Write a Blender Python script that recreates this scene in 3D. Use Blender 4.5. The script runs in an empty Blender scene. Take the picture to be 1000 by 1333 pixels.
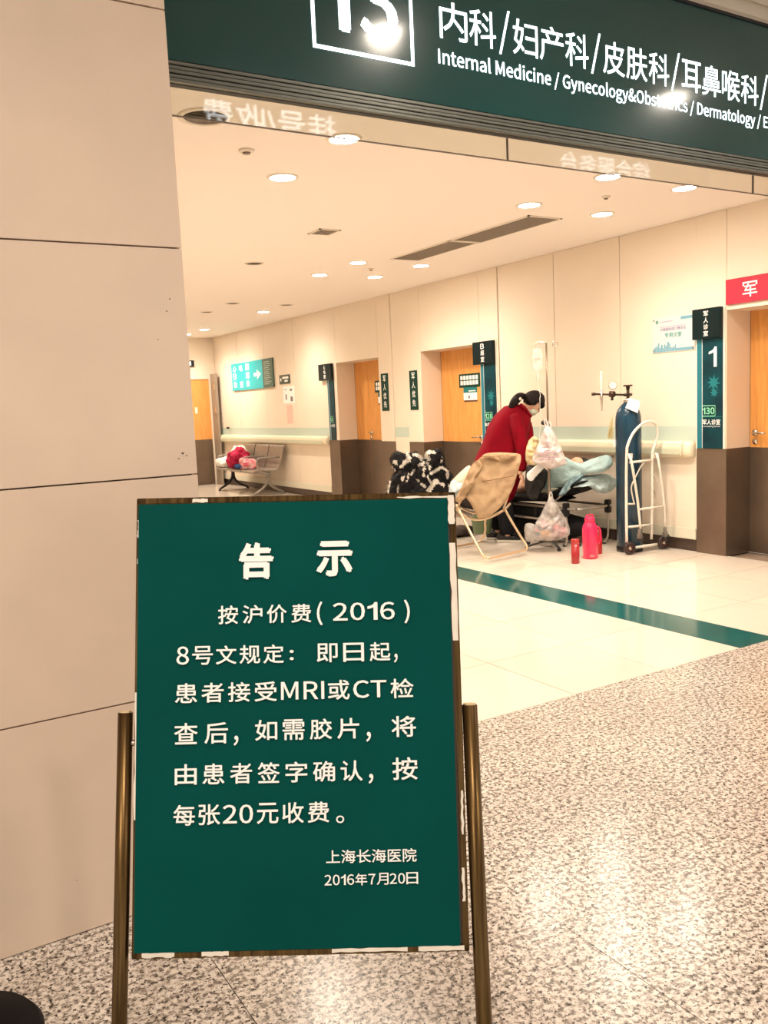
import bpy, bmesh, math, random
from mathutils import Vector, Matrix, noise
random.seed(7)
D = bpy.data; S = bpy.context.scene; COL = S.collection
# ------------------------------------------------------------------ camera
W0, H0, FPX = 1000, 1333, 1138.85
RM = Matrix(((0.8521231, 0.1012178, -0.5134599), (-0.5214192, 0.0801896, -0.8495244), (-0.0448128, 0.9916272, 0.1211084)))
EYE = Vector((0, 0, 1.4))
cd = D.cameras.new('camera'); cam = D.objects.new('camera', cd); COL.objects.link(cam)
cd.sensor_fit = 'VERTICAL'; cd.sensor_height = 24; cd.lens = FPX / H0 * 24; cd.clip_end = 100
cam.matrix_world = Matrix.Translation(EYE) @ RM.to_4x4()
S.camera = cam
# ------------------------------------------------------------------ world, exposure
wd = D.worlds.new('world'); S.world = wd; wd.use_nodes = True
wd.node_tree.nodes['Background'].inputs[0].default_value = (1.0, 0.90, 0.80, 1)
wd.node_tree.nodes['Background'].inputs[1].default_value = 0.55
S.view_settings.view_transform = 'Standard'; S.view_settings.look = 'None'
S.view_settings.exposure = 1.15; S.view_settings.gamma = 1.0; S.view_settings.use_curve_mapping = False
LAMP_W = 9.5          # corridor downlight watts
HALL_W = 14.0          # hall downlight watts
LAMP_COL = (1.0, 0.855, 0.71)

# ------------------------------------------------------------------ measuring helpers: pixel of the photograph -> point on a real plane
def ray(px, py): return RM @ Vector((px - 500, -(py - 666.5), -FPX))
def on(px, py, ax, val):
    d = ray(px, py); return EYE + d * ((val - EYE[ax]) / d[ax])
def onY(px, py, y): return on(px, py, 1, y)
def onX(px, py, x): return on(px, py, 0, x)
def onZ(px, py, z): return on(px, py, 2, z)
def onD(px, py, dep): return EYE + ray(px, py) * (dep / FPX)
RIGHT = Vector((0.8521, -0.5214, -0.045)); AWAY = Vector((0.5173, 0.8558, 0)); UP = Vector((0, 0, 1))

# ------------------------------------------------------------------ materials
MATS = {}
def mat(name, col, rough=0.5, metal=0.0, var=0.0, vscale=8.0, bump=0.0, bscale=60.0, emit=0.0, alpha=1.0, trans=0.0, coat=0.0, col2=None, spec=0.5, sheen=0.0):
    if name in MATS: return MATS[name]
    m = D.materials.new(name); m.use_nodes = True; nt = m.node_tree; b = nt.nodes['Principled BSDF']
    b.inputs['Base Color'].default_value = (*col, 1); b.inputs['Roughness'].default_value = rough
    b.inputs['Metallic'].default_value = metal; b.inputs['Specular IOR Level'].default_value = spec if rough < .66 else min(spec, .12)
    if coat: b.inputs['Coat Weight'].default_value = coat; b.inputs['Coat Roughness'].default_value = 0.12
    if sheen: b.inputs['Sheen Weight'].default_value = sheen
    if emit: b.inputs['Emission Color'].default_value = (*col, 1); b.inputs['Emission Strength'].default_value = emit
    if alpha < 1: b.inputs['Alpha'].default_value = alpha
    if trans: b.inputs['Transmission Weight'].default_value = trans
    tc = nt.nodes.new('ShaderNodeTexCoord')
    if var or col2:
        n = nt.nodes.new('ShaderNodeTexNoise'); n.inputs['Scale'].default_value = vscale; n.inputs['Detail'].default_value = 5
        nt.links.new(tc.outputs['Object'], n.inputs['Vector'])
        r = nt.nodes.new('ShaderNodeValToRGB'); r.color_ramp.elements[0].position = 0.35; r.color_ramp.elements[1].position = 0.65
        c2 = col2 if col2 else tuple(max(0, c * (1 - var)) for c in col)
        r.color_ramp.elements[0].color = (*c2, 1); r.color_ramp.elements[1].color = (*col, 1)
        nt.links.new(n.outputs['Fac'], r.inputs['Fac']); nt.links.new(r.outputs['Color'], b.inputs['Base Color'])
    if bump:
        n = nt.nodes.new('ShaderNodeTexNoise'); n.inputs['Scale'].default_value = bscale; n.inputs['Detail'].default_value = 4
        nt.links.new(tc.outputs['Object'], n.inputs['Vector'])
        bp = nt.nodes.new('ShaderNodeBump'); bp.inputs['Strength'].default_value = bump; bp.inputs['Distance'].default_value = 0.01
        nt.links.new(n.outputs['Fac'], bp.inputs['Height']); nt.links.new(bp.outputs['Normal'], b.inputs['Normal'])
    MATS[name] = m; return m

def granite():
    m = D.materials.new('speckled granite'); m.use_nodes = True; nt = m.node_tree; b = nt.nodes['Principled BSDF']
    g = nt.nodes.new('ShaderNodeNewGeometry')
    def ns(scale, det, rough=0.6):
        n = nt.nodes.new('ShaderNodeTexNoise'); n.inputs['Scale'].default_value = scale; n.inputs['Detail'].default_value = det
        n.inputs['Roughness'].default_value = rough; nt.links.new(g.outputs['Position'], n.inputs['Vector']); return n
    def ramp(src, stops):
        r = nt.nodes.new('ShaderNodeValToRGB'); e = r.color_ramp.elements
        e[0].position, e[0].color = stops[0][0], (*stops[0][1], 1); e[1].position, e[1].color = stops[-1][0], (*stops[-1][1], 1)
        for p, c in stops[1:-1]:
            k = e.new(p); k.color = (*c, 1)
        nt.links.new(src, r.inputs['Fac']); return r
    def mix(f, a, bb, kind='MIX'):
        x = nt.nodes.new('ShaderNodeMix'); x.data_type = 'RGBA'; x.blend_type = kind
        if isinstance(f, float): x.inputs[0].default_value = f
        else: nt.links.new(f, x.inputs[0])
        nt.links.new(a, x.inputs[6]); nt.links.new(bb, x.inputs[7]); return x.outputs[2]
    base = ramp(ns(66, 3).outputs['Fac'], [(0.38, (0.27, 0.225, 0.185)), (0.47, (0.60, 0.535, 0.465)), (0.56, (0.76, 0.70, 0.635))])
    darkm = ramp(ns(84, 4, 0.65).outputs['Fac'], [(0.41, (1, 1, 1)), (0.445, (0, 0, 0))])
    midm = ramp(ns(52, 4, 0.7).outputs['Fac'], [(0.40, (1, 1, 1)), (0.47, (0, 0, 0))])
    dk = nt.nodes.new('ShaderNodeRGB'); dk.outputs[0].default_value = (0.035, 0.026, 0.02, 1)
    md = nt.nodes.new('ShaderNodeRGB'); md.outputs[0].default_value = (0.17, 0.142, 0.12, 1)
    big = ramp(ns(2.2, 3).outputs['Fac'], [(0.35, (0.86, 0.84, 0.84)), (0.65, (1, 1, 1))])
    c = mix(midm.outputs['Color'], base.outputs['Color'], md.outputs[0])
    c = mix(darkm.outputs['Color'], c, dk.outputs[0])
    c = mix(1.0, c, big.outputs['Color'], 'MULTIPLY')
    nt.links.new(c, b.inputs['Base Color']); b.inputs['Roughness'].default_value = 0.22; b.inputs['Specular IOR Level'].default_value = .42
    return m

def wood():
    m = D.materials.new('honey wood veneer'); m.use_nodes = True; nt = m.node_tree; b = nt.nodes['Principled BSDF']
    tc = nt.nodes.new('ShaderNodeTexCoord'); mp = nt.nodes.new('ShaderNodeMapping'); mp.inputs['Scale'].default_value = (14, 14, 1.2)
    n = nt.nodes.new('ShaderNodeTexNoise'); n.inputs['Scale'].default_value = 3; n.inputs['Detail'].default_value = 6
    r = nt.nodes.new('ShaderNodeValToRGB'); e = r.color_ramp.elements
    e[0].position = .3; e[0].color = (0.62, 0.27, 0.065, 1); e[1].position = .7; e[1].color = (0.78, 0.37, 0.10, 1)
    nt.links.new(tc.outputs['Object'], mp.inputs['Vector']); nt.links.new(mp.outputs['Vector'], n.inputs['Vector'])
    nt.links.new(n.outputs['Fac'], r.inputs['Fac']); nt.links.new(r.outputs['Color'], b.inputs['Base Color']); b.inputs['Roughness'].default_value = .4
    return m

def brass():
    m = D.materials.new('tarnished brass tube'); m.use_nodes = True; nt = m.node_tree; b = nt.nodes['Principled BSDF']
    tc = nt.nodes.new('ShaderNodeTexCoord'); mp = nt.nodes.new('ShaderNodeMapping'); mp.inputs['Scale'].default_value = (60, 60, 2)
    n = nt.nodes.new('ShaderNodeTexNoise'); n.inputs['Scale'].default_value = 2.5; n.inputs['Detail'].default_value = 5
    r = nt.nodes.new('ShaderNodeValToRGB'); e = r.color_ramp.elements
    e[0].position = .35; e[0].color = (0.055, 0.030, 0.010, 1); e[1].position = .7; e[1].color = (0.165, 0.10, 0.035, 1)
    nt.links.new(tc.outputs['Object'], mp.inputs['Vector']); nt.links.new(mp.outputs['Vector'], n.inputs['Vector'])
    nt.links.new(n.outputs['Fac'], r.inputs['Fac']); nt.links.new(r.outputs['Color'], b.inputs['Base Color'])
    b.inputs['Roughness'].default_value = .33; b.inputs['Metallic'].default_value = .85
    return m

def film(name, col, amount, rough=0.25):
    """thin plastic: part see-through, part white scatter"""
    m = D.materials.new(name); m.use_nodes = True; nt = m.node_tree
    out = nt.nodes['Material Output']; b = nt.nodes['Principled BSDF']; b.inputs['Base Color'].default_value = (*col, 1)
    b.inputs['Roughness'].default_value = rough
    t = nt.nodes.new('ShaderNodeBsdfTransparent'); x = nt.nodes.new('ShaderNodeMixShader')
    tc = nt.nodes.new('ShaderNodeTexCoord'); n = nt.nodes.new('ShaderNodeTexNoise'); n.inputs['Scale'].default_value = 14; n.inputs['Detail'].default_value = 4
    mr = nt.nodes.new('ShaderNodeMapRange'); mr.inputs[1].default_value = .35; mr.inputs[2].default_value = .65
    mr.inputs[3].default_value = amount * .72; mr.inputs[4].default_value = min(1, amount * 1.2)
    nt.links.new(tc.outputs['Object'], n.inputs['Vector']); nt.links.new(n.outputs['Fac'], mr.inputs[0]); nt.links.new(mr.outputs[0], x.inputs[0])
    nt.links.new(t.outputs[0], x.inputs[1]); nt.links.new(b.outputs[0], x.inputs[2]); nt.links.new(x.outputs[0], out.inputs[0])
    return m

def glass():
    m = D.materials.new('clear hanging glass'); m.use_nodes = True; nt = m.node_tree; out = nt.nodes['Material Output']
    t = nt.nodes.new('ShaderNodeBsdfTransparent'); t.inputs[0].default_value = (.95, .96, .93, 1)
    g = nt.nodes.new('ShaderNodeBsdfGlossy'); g.inputs['Roughness'].default_value = .02
    x = nt.nodes.new('ShaderNodeMixShader'); x.inputs[0].default_value = .06
    nt.links.new(t.outputs[0], x.inputs[1]); nt.links.new(g.outputs[0], x.inputs[2]); nt.links.new(x.outputs[0], out.inputs[0])
    return m

M_GRAN = granite(); M_WOOD = wood(); M_BRASS = brass(); M_GLASS = glass()
M_STONE = mat('beige limestone panel', (0.74, 0.59, 0.47), .42, var=.07, vscale=3.5, bump=.05, bscale=250)
M_GAP = mat('dark joint', (0.10, 0.06, 0.04), .9)
M_TILE = mat('cream polished floor tile', (0.77, 0.685, 0.58), .12, var=.03, vscale=2)
M_TILEW = mat('cream polished floor tile warmer', (0.77, 0.67, 0.565), .12, var=.05, vscale=2)
M_GROUT = mat('grey brown grout', (0.24, 0.18, 0.13), .8)
M_TEALT = mat('teal floor tile', (0.004, 0.115, 0.11), .13, var=.25, vscale=5)
M_WALL = mat('cream wall sheet', (0.82, 0.71, 0.575), .5, var=.03, vscale=2)
M_WALL2 = mat('cream jamb sheet', (0.82, 0.68, 0.53), .5, var=.04, vscale=2)
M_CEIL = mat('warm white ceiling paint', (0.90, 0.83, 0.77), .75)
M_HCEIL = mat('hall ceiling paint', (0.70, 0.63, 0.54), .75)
M_STEEL = mat('brown grey brushed steel', (0.22, 0.165, 0.122), .36, metal=.7, var=.18, vscale=3, bump=.03, bscale=300)
M_BAND = mat('pale green wall band', (0.50, 0.60, 0.52), .5)
M_RAIL = mat('cream vinyl bump rail', (0.78, 0.70, 0.52), .38)
M_RAILI = mat('pale olive rail inset', (0.56, 0.57, 0.43), .4)
M_SKIRT = mat('pale skirting', (0.72, 0.69, 0.56), .4)
M_KICK = mat('dark recessed kick', (0.09, 0.06, 0.045), .5)
M_SIGN = mat('deep teal gloss acrylic', (0.0, 0.052, 0.054), .27, spec=.16, coat=.9)
M_ALU = mat('grey aluminium extrusion', (0.15, 0.155, 0.135), .4, metal=.5)
M_DARK = mat('near black', (0.008, 0.008, 0.009), .5)
M_WHITE = mat('white print', (0.93, 0.93, 0.90), .5)
M_LIT = mat('backlit white lettering', (0.86, 0.97, 1.0), .4, emit=1.25)
M_LAMP = mat('lamp glow', (1.0, 0.90, 0.76), .5, emit=55)
M_RING = mat('white lamp ring', (0.78, 0.70, 0.6), .4)
M_LOFF = mat('unlit lamp reflector', (0.20, 0.165, 0.13), .3, metal=.5)
M_VENT = mat('vent brown grey', (0.20, 0.16, 0.125), .5)
M_BOARD = mat('teal printed vinyl', (0.0, 0.066, 0.058), .45, var=.12, vscale=3, bump=.06, bscale=5, spec=.06)
M_TORN = mat('torn white backing', (0.82, 0.76, 0.66), .7, var=.1, vscale=20)
M_CHROME = mat('brushed nickel', (0.62, 0.57, 0.5), .25, metal=1)
M_DSIGN = mat('dark green sign plastic', (0.001, 0.011, 0.013), .3, spec=.25)
M_MSIGN = mat('bottle green sign plate', (0.001, 0.040, 0.028), .4, spec=.2)
M_TSTRIP = mat('deep teal panel print', (0.001, 0.055, 0.070), .3, col2=(0.001, 0.022, 0.034), vscale=4, spec=.25)
M_TSTRIPL = mat('light teal edge print', (0.02, 0.17, 0.22), .3, spec=.3)
M_STAR = mat('bright teal star print', (0.005, 0.17, 0.20), .3)
M_RED = mat('raspberry red sign', (0.50, 0.018, 0.05), .4)
M_GNUM = mat('pale green number print', (0.30, 0.85, 0.50), .4)

# ------------------------------------------------------------------ object helpers
def wloc(o):
    v = Vector(o.location); p = o.parent
    while p: v = v + Vector(p.location); p = p.parent
    return v
def thing(name, label, cat, loc=(0, 0, 0), rotz=0, group=None):
    o = D.objects.new(name, None); COL.objects.link(o); o.location = loc; o.rotation_euler = (0, 0, rotz)
    o.empty_display_size = .1; o['label'] = label; o['category'] = cat
    if group: o['group'] = group
    return o
def obj(name, bm, m, parent=None, smooth=False, label=None, world=False, kind=None):
    """link a bmesh as one mesh object; world=True: its coordinates are the room's, moved into the parent's"""
    if world and parent: bmesh.ops.translate(bm, verts=bm.verts, vec=-wloc(parent))
    me = D.meshes.new(name); bm.to_mesh(me); bm.free()
    for mm in (m if isinstance(m, (list, tuple)) else [m]): me.materials.append(mm)
    if smooth:
        for p in me.polygons: p.use_smooth = True
    o = D.objects.new(name, me); COL.objects.link(o)
    if parent: o.parent = parent
    if label: o['label'] = label
    if kind: o['kind'] = kind
    return o
def solo(name, bm, m, label, cat, base, smooth=False, group=None, kind=None):
    """a thing that is one mesh, its origin at its base"""
    bmesh.ops.translate(bm, verts=bm.verts, vec=-Vector(base))
    o = obj(name, bm, m, None, smooth); o.location = base; o['label'] = label; o['category'] = cat
    if group: o['group'] = group
    if kind: o['kind'] = kind
    return o
def struct(name, bm, m, parent=None, **k):
    o = obj(name, bm, m, parent, **k)
    if not parent: o['kind'] = 'structure'
    return o
def B(): return bmesh.new()
def box(bm, a, b, bev=0, mi=0):
    a, b = Vector(a), Vector(b); c = (a + b) / 2; s = b - a
    r = bmesh.ops.create_cube(bm, size=1, matrix=Matrix.Translation(c) @ Matrix.Diagonal((abs(s.x), abs(s.y), abs(s.z), 1)))
    fs = list({f for v in r['verts'] for f in v.link_faces})
    if bev:
        es = list({e for v in r['verts'] for e in v.link_edges})
        q = bmesh.ops.bevel(bm, geom=es, offset=bev, segments=2, affect='EDGES'); fs = q['faces']
    if mi:
        for f in fs: f.material_index = mi
    return bm
def bx(a, b, bev=0): return box(B(), a, b, bev)
def frame_at(d):
    d = d.normalized(); h = Vector((0, 0, 1)) if abs(d.z) < .95 else Vector((1, 0, 0))
    u = d.cross(h).normalized(); return u, u.cross(d).normalized()
def smoothpath(pts, n=5):
    P = [Vector(p) for p in pts]; out = []
    for i in range(len(P) - 1):
        p0 = P[max(i - 1, 0)]; p1 = P[i]; p2 = P[i + 1]; p3 = P[min(i + 2, len(P) - 1)]
        for k in range(n):
            t = k / n
            out.append(.5 * ((2 * p1) + (p2 - p0) * t + (2 * p0 - 5 * p1 + 4 * p2 - p3) * t * t + (3 * p1 - p0 - 3 * p2 + p3) * t ** 3))
    return out + [P[-1]]
def tube(bm, pts, r, n=10, smooth=0, mi=0):
    P = smoothpath(pts, smooth) if smooth else [Vector(p) for p in pts]
    R = r if isinstance(r, (list, tuple)) else [r] * len(P)
    if len(R) != len(P): R = [R[0] + (R[-1] - R[0]) * i / (len(P) - 1) for i in range(len(P))]
    rings = []; pu = None
    for i, p in enumerate(P):
        d = (P[min(i + 1, len(P) - 1)] - P[max(i - 1, 0)])
        if d.length < 1e-7: d = Vector((0, 0, 1))
        d.normalize()
        if pu is None: u, v = frame_at(d)
        else:
            u = (pu - d * pu.dot(d)); u = u.normalized() if u.length > 1e-6 else frame_at(d)[0]; v = u.cross(d)
        pu = u
        rings.append([bm.verts.new(p + (u * math.cos(2 * math.pi * k / n) + v * math.sin(2 * math.pi * k / n)) * R[i]) for k in range(n)])
    fs = []
    for a, b in zip(rings, rings[1:]):
        for k in range(n): fs.append(bm.faces.new((a[k], a[(k + 1) % n], b[(k + 1) % n], b[k])))
    fs.append(bm.faces.new(rings[0][::-1])); fs.append(bm.faces.new(rings[-1]))
    for f in fs: f.material_index = mi
    bmesh.ops.recalc_face_normals(bm, faces=fs)
    return bm
def rod(p, q, r, n=10): return tube(B(), [p, q], r, n)
def loft(bm, rings, closed=True, cap=True):
    vs = [[bm.verts.new(p) for p in r] for r in rings]; n = len(vs[0]); fs = []
    for a, b in zip(vs, vs[1:]):
        for k in range(n if closed else n - 1): fs.append(bm.faces.new((a[k], a[(k + 1) % n], b[(k + 1) % n], b[k])))
    if cap and closed: fs.append(bm.faces.new(vs[0][::-1])); fs.append(bm.faces.new(vs[-1]))
    bmesh.ops.recalc_face_normals(bm, faces=fs); return bm
def lathe(prof, c=(0, 0, 0), n=20, bm=None):
    bm = bm or B(); c = Vector(c)
    return loft(bm, [[c + Vector((r * math.cos(2 * math.pi * k / n), r * math.sin(2 * math.pi * k / n), z)) for k in range(n)] for r, z in prof])
def disc(c, r, h, n=24, axis='Z', bm=None):
    bm = bm or B(); c = Vector(c); ax = {'X': Vector((1, 0, 0)), 'Y': Vector((0, 1, 0)), 'Z': Vector((0, 0, 1))}[axis] if isinstance(axis, str) else Vector(axis).normalized()
    return tube(bm, [c - ax * h / 2, c + ax * h / 2], r, n)
def blob(c, rad, seed=0, amp=.15, fr=6, sub=4, rot=None, flat=None, bm=None, mi=0):
    bm = bm or B(); c = Vector(c); r = bmesh.ops.create_icosphere(bm, subdivisions=sub, radius=1)
    off = Vector((seed * 3.1, seed * 1.7, seed * 2.3)); m = rot or Matrix.Identity(3)
    for v in r['verts']:
        d = v.co.normalized(); p = Vector((d.x * rad[0], d.y * rad[1], d.z * rad[2]))
        k = noise.noise(p * fr + off) + .5 * noise.noise(p * fr * 2.3 + off)
        k2 = 1 - abs(noise.noise(p * fr * 1.4 - off)) * 2
        p = p * (1 + amp * k + amp * .5 * k2)
        p = m @ p + c
        if flat is not None and p.z < flat: p.z = flat + (p.z - flat) * .02
        v.co = p
    for f in {f for v in r['verts'] for f in v.link_faces}: f.material_index = mi
    return bm
def ellip(c, rad, rot=None, seg=16, bm=None, mi=0):
    bm = bm or B(); r = bmesh.ops.create_uvsphere(bm, u_segments=seg, v_segments=seg * 3 // 4, radius=1)
    m = rot or Matrix.Identity(3)
    for v in r['verts']: v.co = m @ Vector((v.co.x * rad[0], v.co.y * rad[1], v.co.z * rad[2])) + Vector(c)
    for f in {f for v in r['verts'] for f in v.link_faces}: f.material_index = mi
    return bm
def puff(outline, thick, away=AWAY, seed=0, amp=.012, fr=9, rings=9, per=5, fold=0, back=1.0, bm=None):
    """a cushion or cloth body: closed outline of points, swelling to both sides by thick along away"""
    P = [Vector(p) for p in outline]; N = len(P); pts = []
    for i in range(N):
        p0, p1, p2, p3 = P[i - 1], P[i], P[(i + 1) % N], P[(i + 2) % N]
        for k in range(per):
            t = k / per
            pts.append(.5 * ((2 * p1) + (p2 - p0) * t + (2 * p0 - 5 * p1 + 4 * p2 - p3) * t * t + (3 * p1 - p0 - 3 * p2 + p3) * t ** 3))
    c = sum(pts, Vector()) / len(pts); bm = bm or B(); off = Vector((seed * 5.3, seed * 2.1, seed))
    def ring(s, side):
        out = []
        for p in pts:
            q = c + (p - c) * s; h = thick * math.sqrt(max(0, 1 - s ** 2.6)) * side * (back if side > 0 else 1)
            w = amp * (noise.noise(q * fr + off) + .6 * noise.noise(q * fr * 2.2 + off))
            if fold: w += fold * math.sin(q.dot(RIGHT) * 70 + 6 * noise.noise(q * 4 + off))
            out.append(q + away * (h + w * (1.6 if s < 1 else .3)))
        return out
    ss = [1 - (1 - i / rings) ** 1.6 for i in range(1, rings + 1)]
    R = [ring(s, -1) for s in ss] + [ring(s, 1) for s in ss[::-1][1:]]
    return loft(bm, R)
def skinmesh(nodes, edges, radii, sub=1, root=0):
    me = D.meshes.new('skin'); me.from_pydata([Vector(n) for n in nodes], edges, []); o = D.objects.new('skin_tmp', me); COL.objects.link(o)
    md = o.modifiers.new('s', 'SKIN'); md.use_smooth_shade = True
    if not me.skin_vertices: bpy.context.view_layer.objects.active = o
    sv = me.skin_vertices[0].data if me.skin_vertices else None
    if sv is None:
        bm0 = B(); bm0.from_mesh(me); bm0.verts.layers.skin.verify(); bm0.to_mesh(me); bm0.free(); sv = me.skin_vertices[0].data
    for i, r in enumerate(radii):
        sv[i].radius = (r, r) if not isinstance(r, tuple) else r; sv[i].use_root = (i == root)
    s2 = o.modifiers.new('sub', 'SUBSURF'); s2.levels = sub; s2.render_levels = sub
    dg = bpy.context.evaluated_depsgraph_get(); ev = o.evaluated_get(dg); m2 = ev.to_mesh()
    bm = B(); bm.from_mesh(m2); ev.to_mesh_clear(); D.objects.remove(o); D.meshes.remove(me)
    return bm
# ---- lettering: font outlines turned into a thin mesh and fitted to a rectangle (x0,z0)-(x1,z1) of the local sign face
GLYPH = {}
import os
def _font(n):
    try: return D.fonts.load(os.path.join(bpy.utils.system_resource('DATAFILES'), 'fonts', n))
    except Exception: return None
F_LATIN = _font('Noto Sans CJK Regular.woff2')
def glyphs(s, bold=0.0, sp=1.0, res=3):
    k = (s, bold, sp)
    if s == '1' and k not in GLYPH:      # plain one: a stem with a flag, no foot
        GLYPH[k] = ([(.30, 0), (.43, 0), (.43, 1), (.33, 1), (.30, .90), (.22, .82), (.08, .76), (.08, .64), (.21, .68), (.30, .745)], [(0, 1, 2, 3, 4, 9), (4, 5, 8, 9), (5, 6, 7, 8)])
    if k not in GLYPH:
        cu = D.curves.new('t', 'FONT'); cu.body = s; cu.size = 1
        if F_LATIN and all(ord(c) < 128 for c in s): cu.font = F_LATIN
        cu.space_character = sp; cu.resolution_u = res; cu.extrude = 0
        o = D.objects.new('t', cu); COL.objects.link(o); dg = bpy.context.evaluated_depsgraph_get(); m = o.evaluated_get(dg).to_mesh()
        vs = [(v.co.x, v.co.y) for v in m.vertices]; fs = [tuple(p.vertices) for p in m.polygons]
        o.evaluated_get(dg).to_mesh_clear(); D.objects.remove(o); D.curves.remove(cu); GLYPH[k] = (vs, fs)
    return GLYPH[k]
def letters(items, y, bold=0.0, bm=None, zshear=None, sp=1.0):
    """items: (text, x0, z0, x1, z1); each is fitted to its box in the local x-z plane at depth y"""
    bm = bm or B()
    for it in items:
        s, x0, z0, x1, z1 = it[:5]; b = it[5] if len(it) > 5 else bold
        if '1' in s and len(s) > 1:
            wt = [.40 if c == '1' else .58 if ord(c) < 128 else .98 for c in s]; gp = .10; tot = sum(wt) + gp * (len(s) - 1); xx = 0
            sub = []
            for c, w_i in zip(s, wt):
                h_ = (z1 - z0); lo = .0 if ord(c) >= 128 or all(ord(q) < 128 for q in s) else .06
                sub.append((c, x0 + (x1 - x0) * xx / tot, z0 + h_ * lo, x0 + (x1 - x0) * (xx + w_i) / tot, z1 - h_ * lo, b)); xx += w_i + gp
            letters(sub, y, b, bm); continue
        vs, fs = glyphs(s, 0.0, sp)
        if not vs: continue
        ax = min(v[0] for v in vs); bx_ = max(v[0] for v in vs); az = min(v[1] for v in vs); bz = max(v[1] for v in vs)
        if x1 is None: x1 = x0 + (z1 - z0) / (bz - az) * (bx_ - ax)
        w = b * (z1 - z0)          # heavier strokes: the outline laid down again around itself
        offs = [(0, 0)] if b <= 0 else [(w * math.cos(a), w * math.sin(a)) for a in (.4, 1.97, 3.54, 5.11)]
        for n_, (dx, dz) in enumerate(offs):
            V = [bm.verts.new((x0 + w + (v[0] - ax) / (bx_ - ax) * (x1 - x0 - 2 * w) + dx, y - n_ * .00003, z0 + w + (v[1] - az) / (bz - az) * (z1 - z0 - 2 * w) + dz)) for v in vs]
            for f in fs:
                try: bm.faces.new([V[i] for i in f])
                except ValueError: pass
    return bm
def rects(items, y, bm=None):
    bm = bm or B()
    for x0, z0, x1, z1 in items: box(bm, (x0, y - .0006, z0), (x1, y + .0006, z1))
    return bm
NINETY = -math.pi / 2       # local x -> -Y, local y -> +X : a sign on the right-hand wall

# ------------------------------------------------------------------ dimensions
WX = 6.25; CEIL = 2.85; HC = 3.30; YF = 16.5; YG = 2.98; YS = 2.65
# ================================================================== FLOOR
fl = struct('floor', box(box(B(), (-2.0, YG, -.12), (6.6, 16.9, -.012)), (-5, -6, -.12), (9, YG, -.012)), M_GROUT)
def tile_set(xs, ys, m, name, gap, jitter=0.0006, par=fl):
    cache = {}
    for i in range(len(xs) - 1):
        for j in range(len(ys) - 1):
            sx, sy = round(xs[i + 1] - xs[i], 3), round(ys[j + 1] - ys[j], 3); mm = random.choice(m) if isinstance(m, list) else m
            if (sx, sy, mm.name) not in cache:
                b = bx((gap / 2, gap / 2, -.012), (sx - gap / 2, sy - gap / 2, 0)); me = D.meshes.new(name); b.to_mesh(me); b.free(); me.materials.append(mm); cache[(sx, sy, mm.name)] = me
            o = D.objects.new(name, cache[(sx, sy, mm.name)]); COL.objects.link(o); o.parent = par
            o.location = (xs[i], ys[j], -random.random() * jitter)
ysT = [YG, 3.64] + [3.64 + .64 * k for k in range(1, 21)]
tile_set([.98 - .61 * 3, .37 - .61, .37, .98, 1.59, 2.20, 2.81, 3.42, 4.03], ysT, [M_TILE, M_TILEW, M_TILE], 'floor_tile', .0040)
tile_set([4.35, 4.96, 5.57, 6.265], ysT, [M_TILE, M_TILEW], 'floor_tile', .0040)
tile_set([4.03, 4.35], [YG, 4.90, 6.18, 8.1, 10.02, 11.94, 13.86, 16.44], M_TEALT, 'stripe_tile', .002)
XG = [-2.667 + .833 * k for k in range(13)]
tile_set(XG, [YS, YG], M_GRAN, 'granite_slab', .0025, .0003)
tile_set(XG, [YS - 1.6 * k for k in range(5, -1, -1)], M_GRAN, 'granite_slab', .0025, .0003)
# ================================================================== CEILINGS
struct('ceiling', bx((-2.0, 3.06, CEIL), (6.6, 16.9, CEIL + .1)), M_CEIL)
struct('trim_1', box(box(B(), (.9, 2.99, 2.56), (8, 3.05, 3.5)), (-2.0, 3.05, CEIL), (8, 3.10, 3.5)), M_CEIL)   # the bulkhead the header hangs on
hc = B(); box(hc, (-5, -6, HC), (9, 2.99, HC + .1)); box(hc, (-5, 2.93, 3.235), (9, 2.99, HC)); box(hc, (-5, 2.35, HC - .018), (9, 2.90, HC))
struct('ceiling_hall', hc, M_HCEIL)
# ================================================================== LEFT: the pillar wall with stone panels
wl = struct('wall_left', bx((-2.0, 2.395, 0), (.818, 2.98, HC)), M_GAP)
zz = [0, .615, 1.231, 1.85, 2.465, 3.08, HC]
for x0, x1 in ((-2.0, -.802), (-.80, .83)):
    for a, b in zip(zz, zz[1:]): obj('stone_panel', bx((x0, 2.38, a + .002), (x1, 2.396, b - .002), .001), M_STONE, wl)
for a, b in zip(zz, zz[1:]): obj('stone_panel', bx((.8185, 2.397, a + .002), (.83, 2.98, b - .002), .001), M_STONE, wl)
chips = B()
for px, py, w in ((238, 590, 3), (243, 593, 2), (217, 405, 2.2), (206, 442, 1.5), (195, 652, 5), (221, 389, 2), (233, 597, 2), (100, 1146, 1.2)):
    c = onY(px, py, 2.3785); blob(c, (.0012 * w, .0008, .0007 * w), seed=px, sub=2, bm=chips)
obj('chip', chips, M_GAP, wl, kind='stuff')
struct('wall_corridor_left', bx((-1.2, 2.99, 0), (-1.1, 16.5, CEIL)), M_WALL)

# ================================================================== RIGHT WALL
wr = B()
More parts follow.
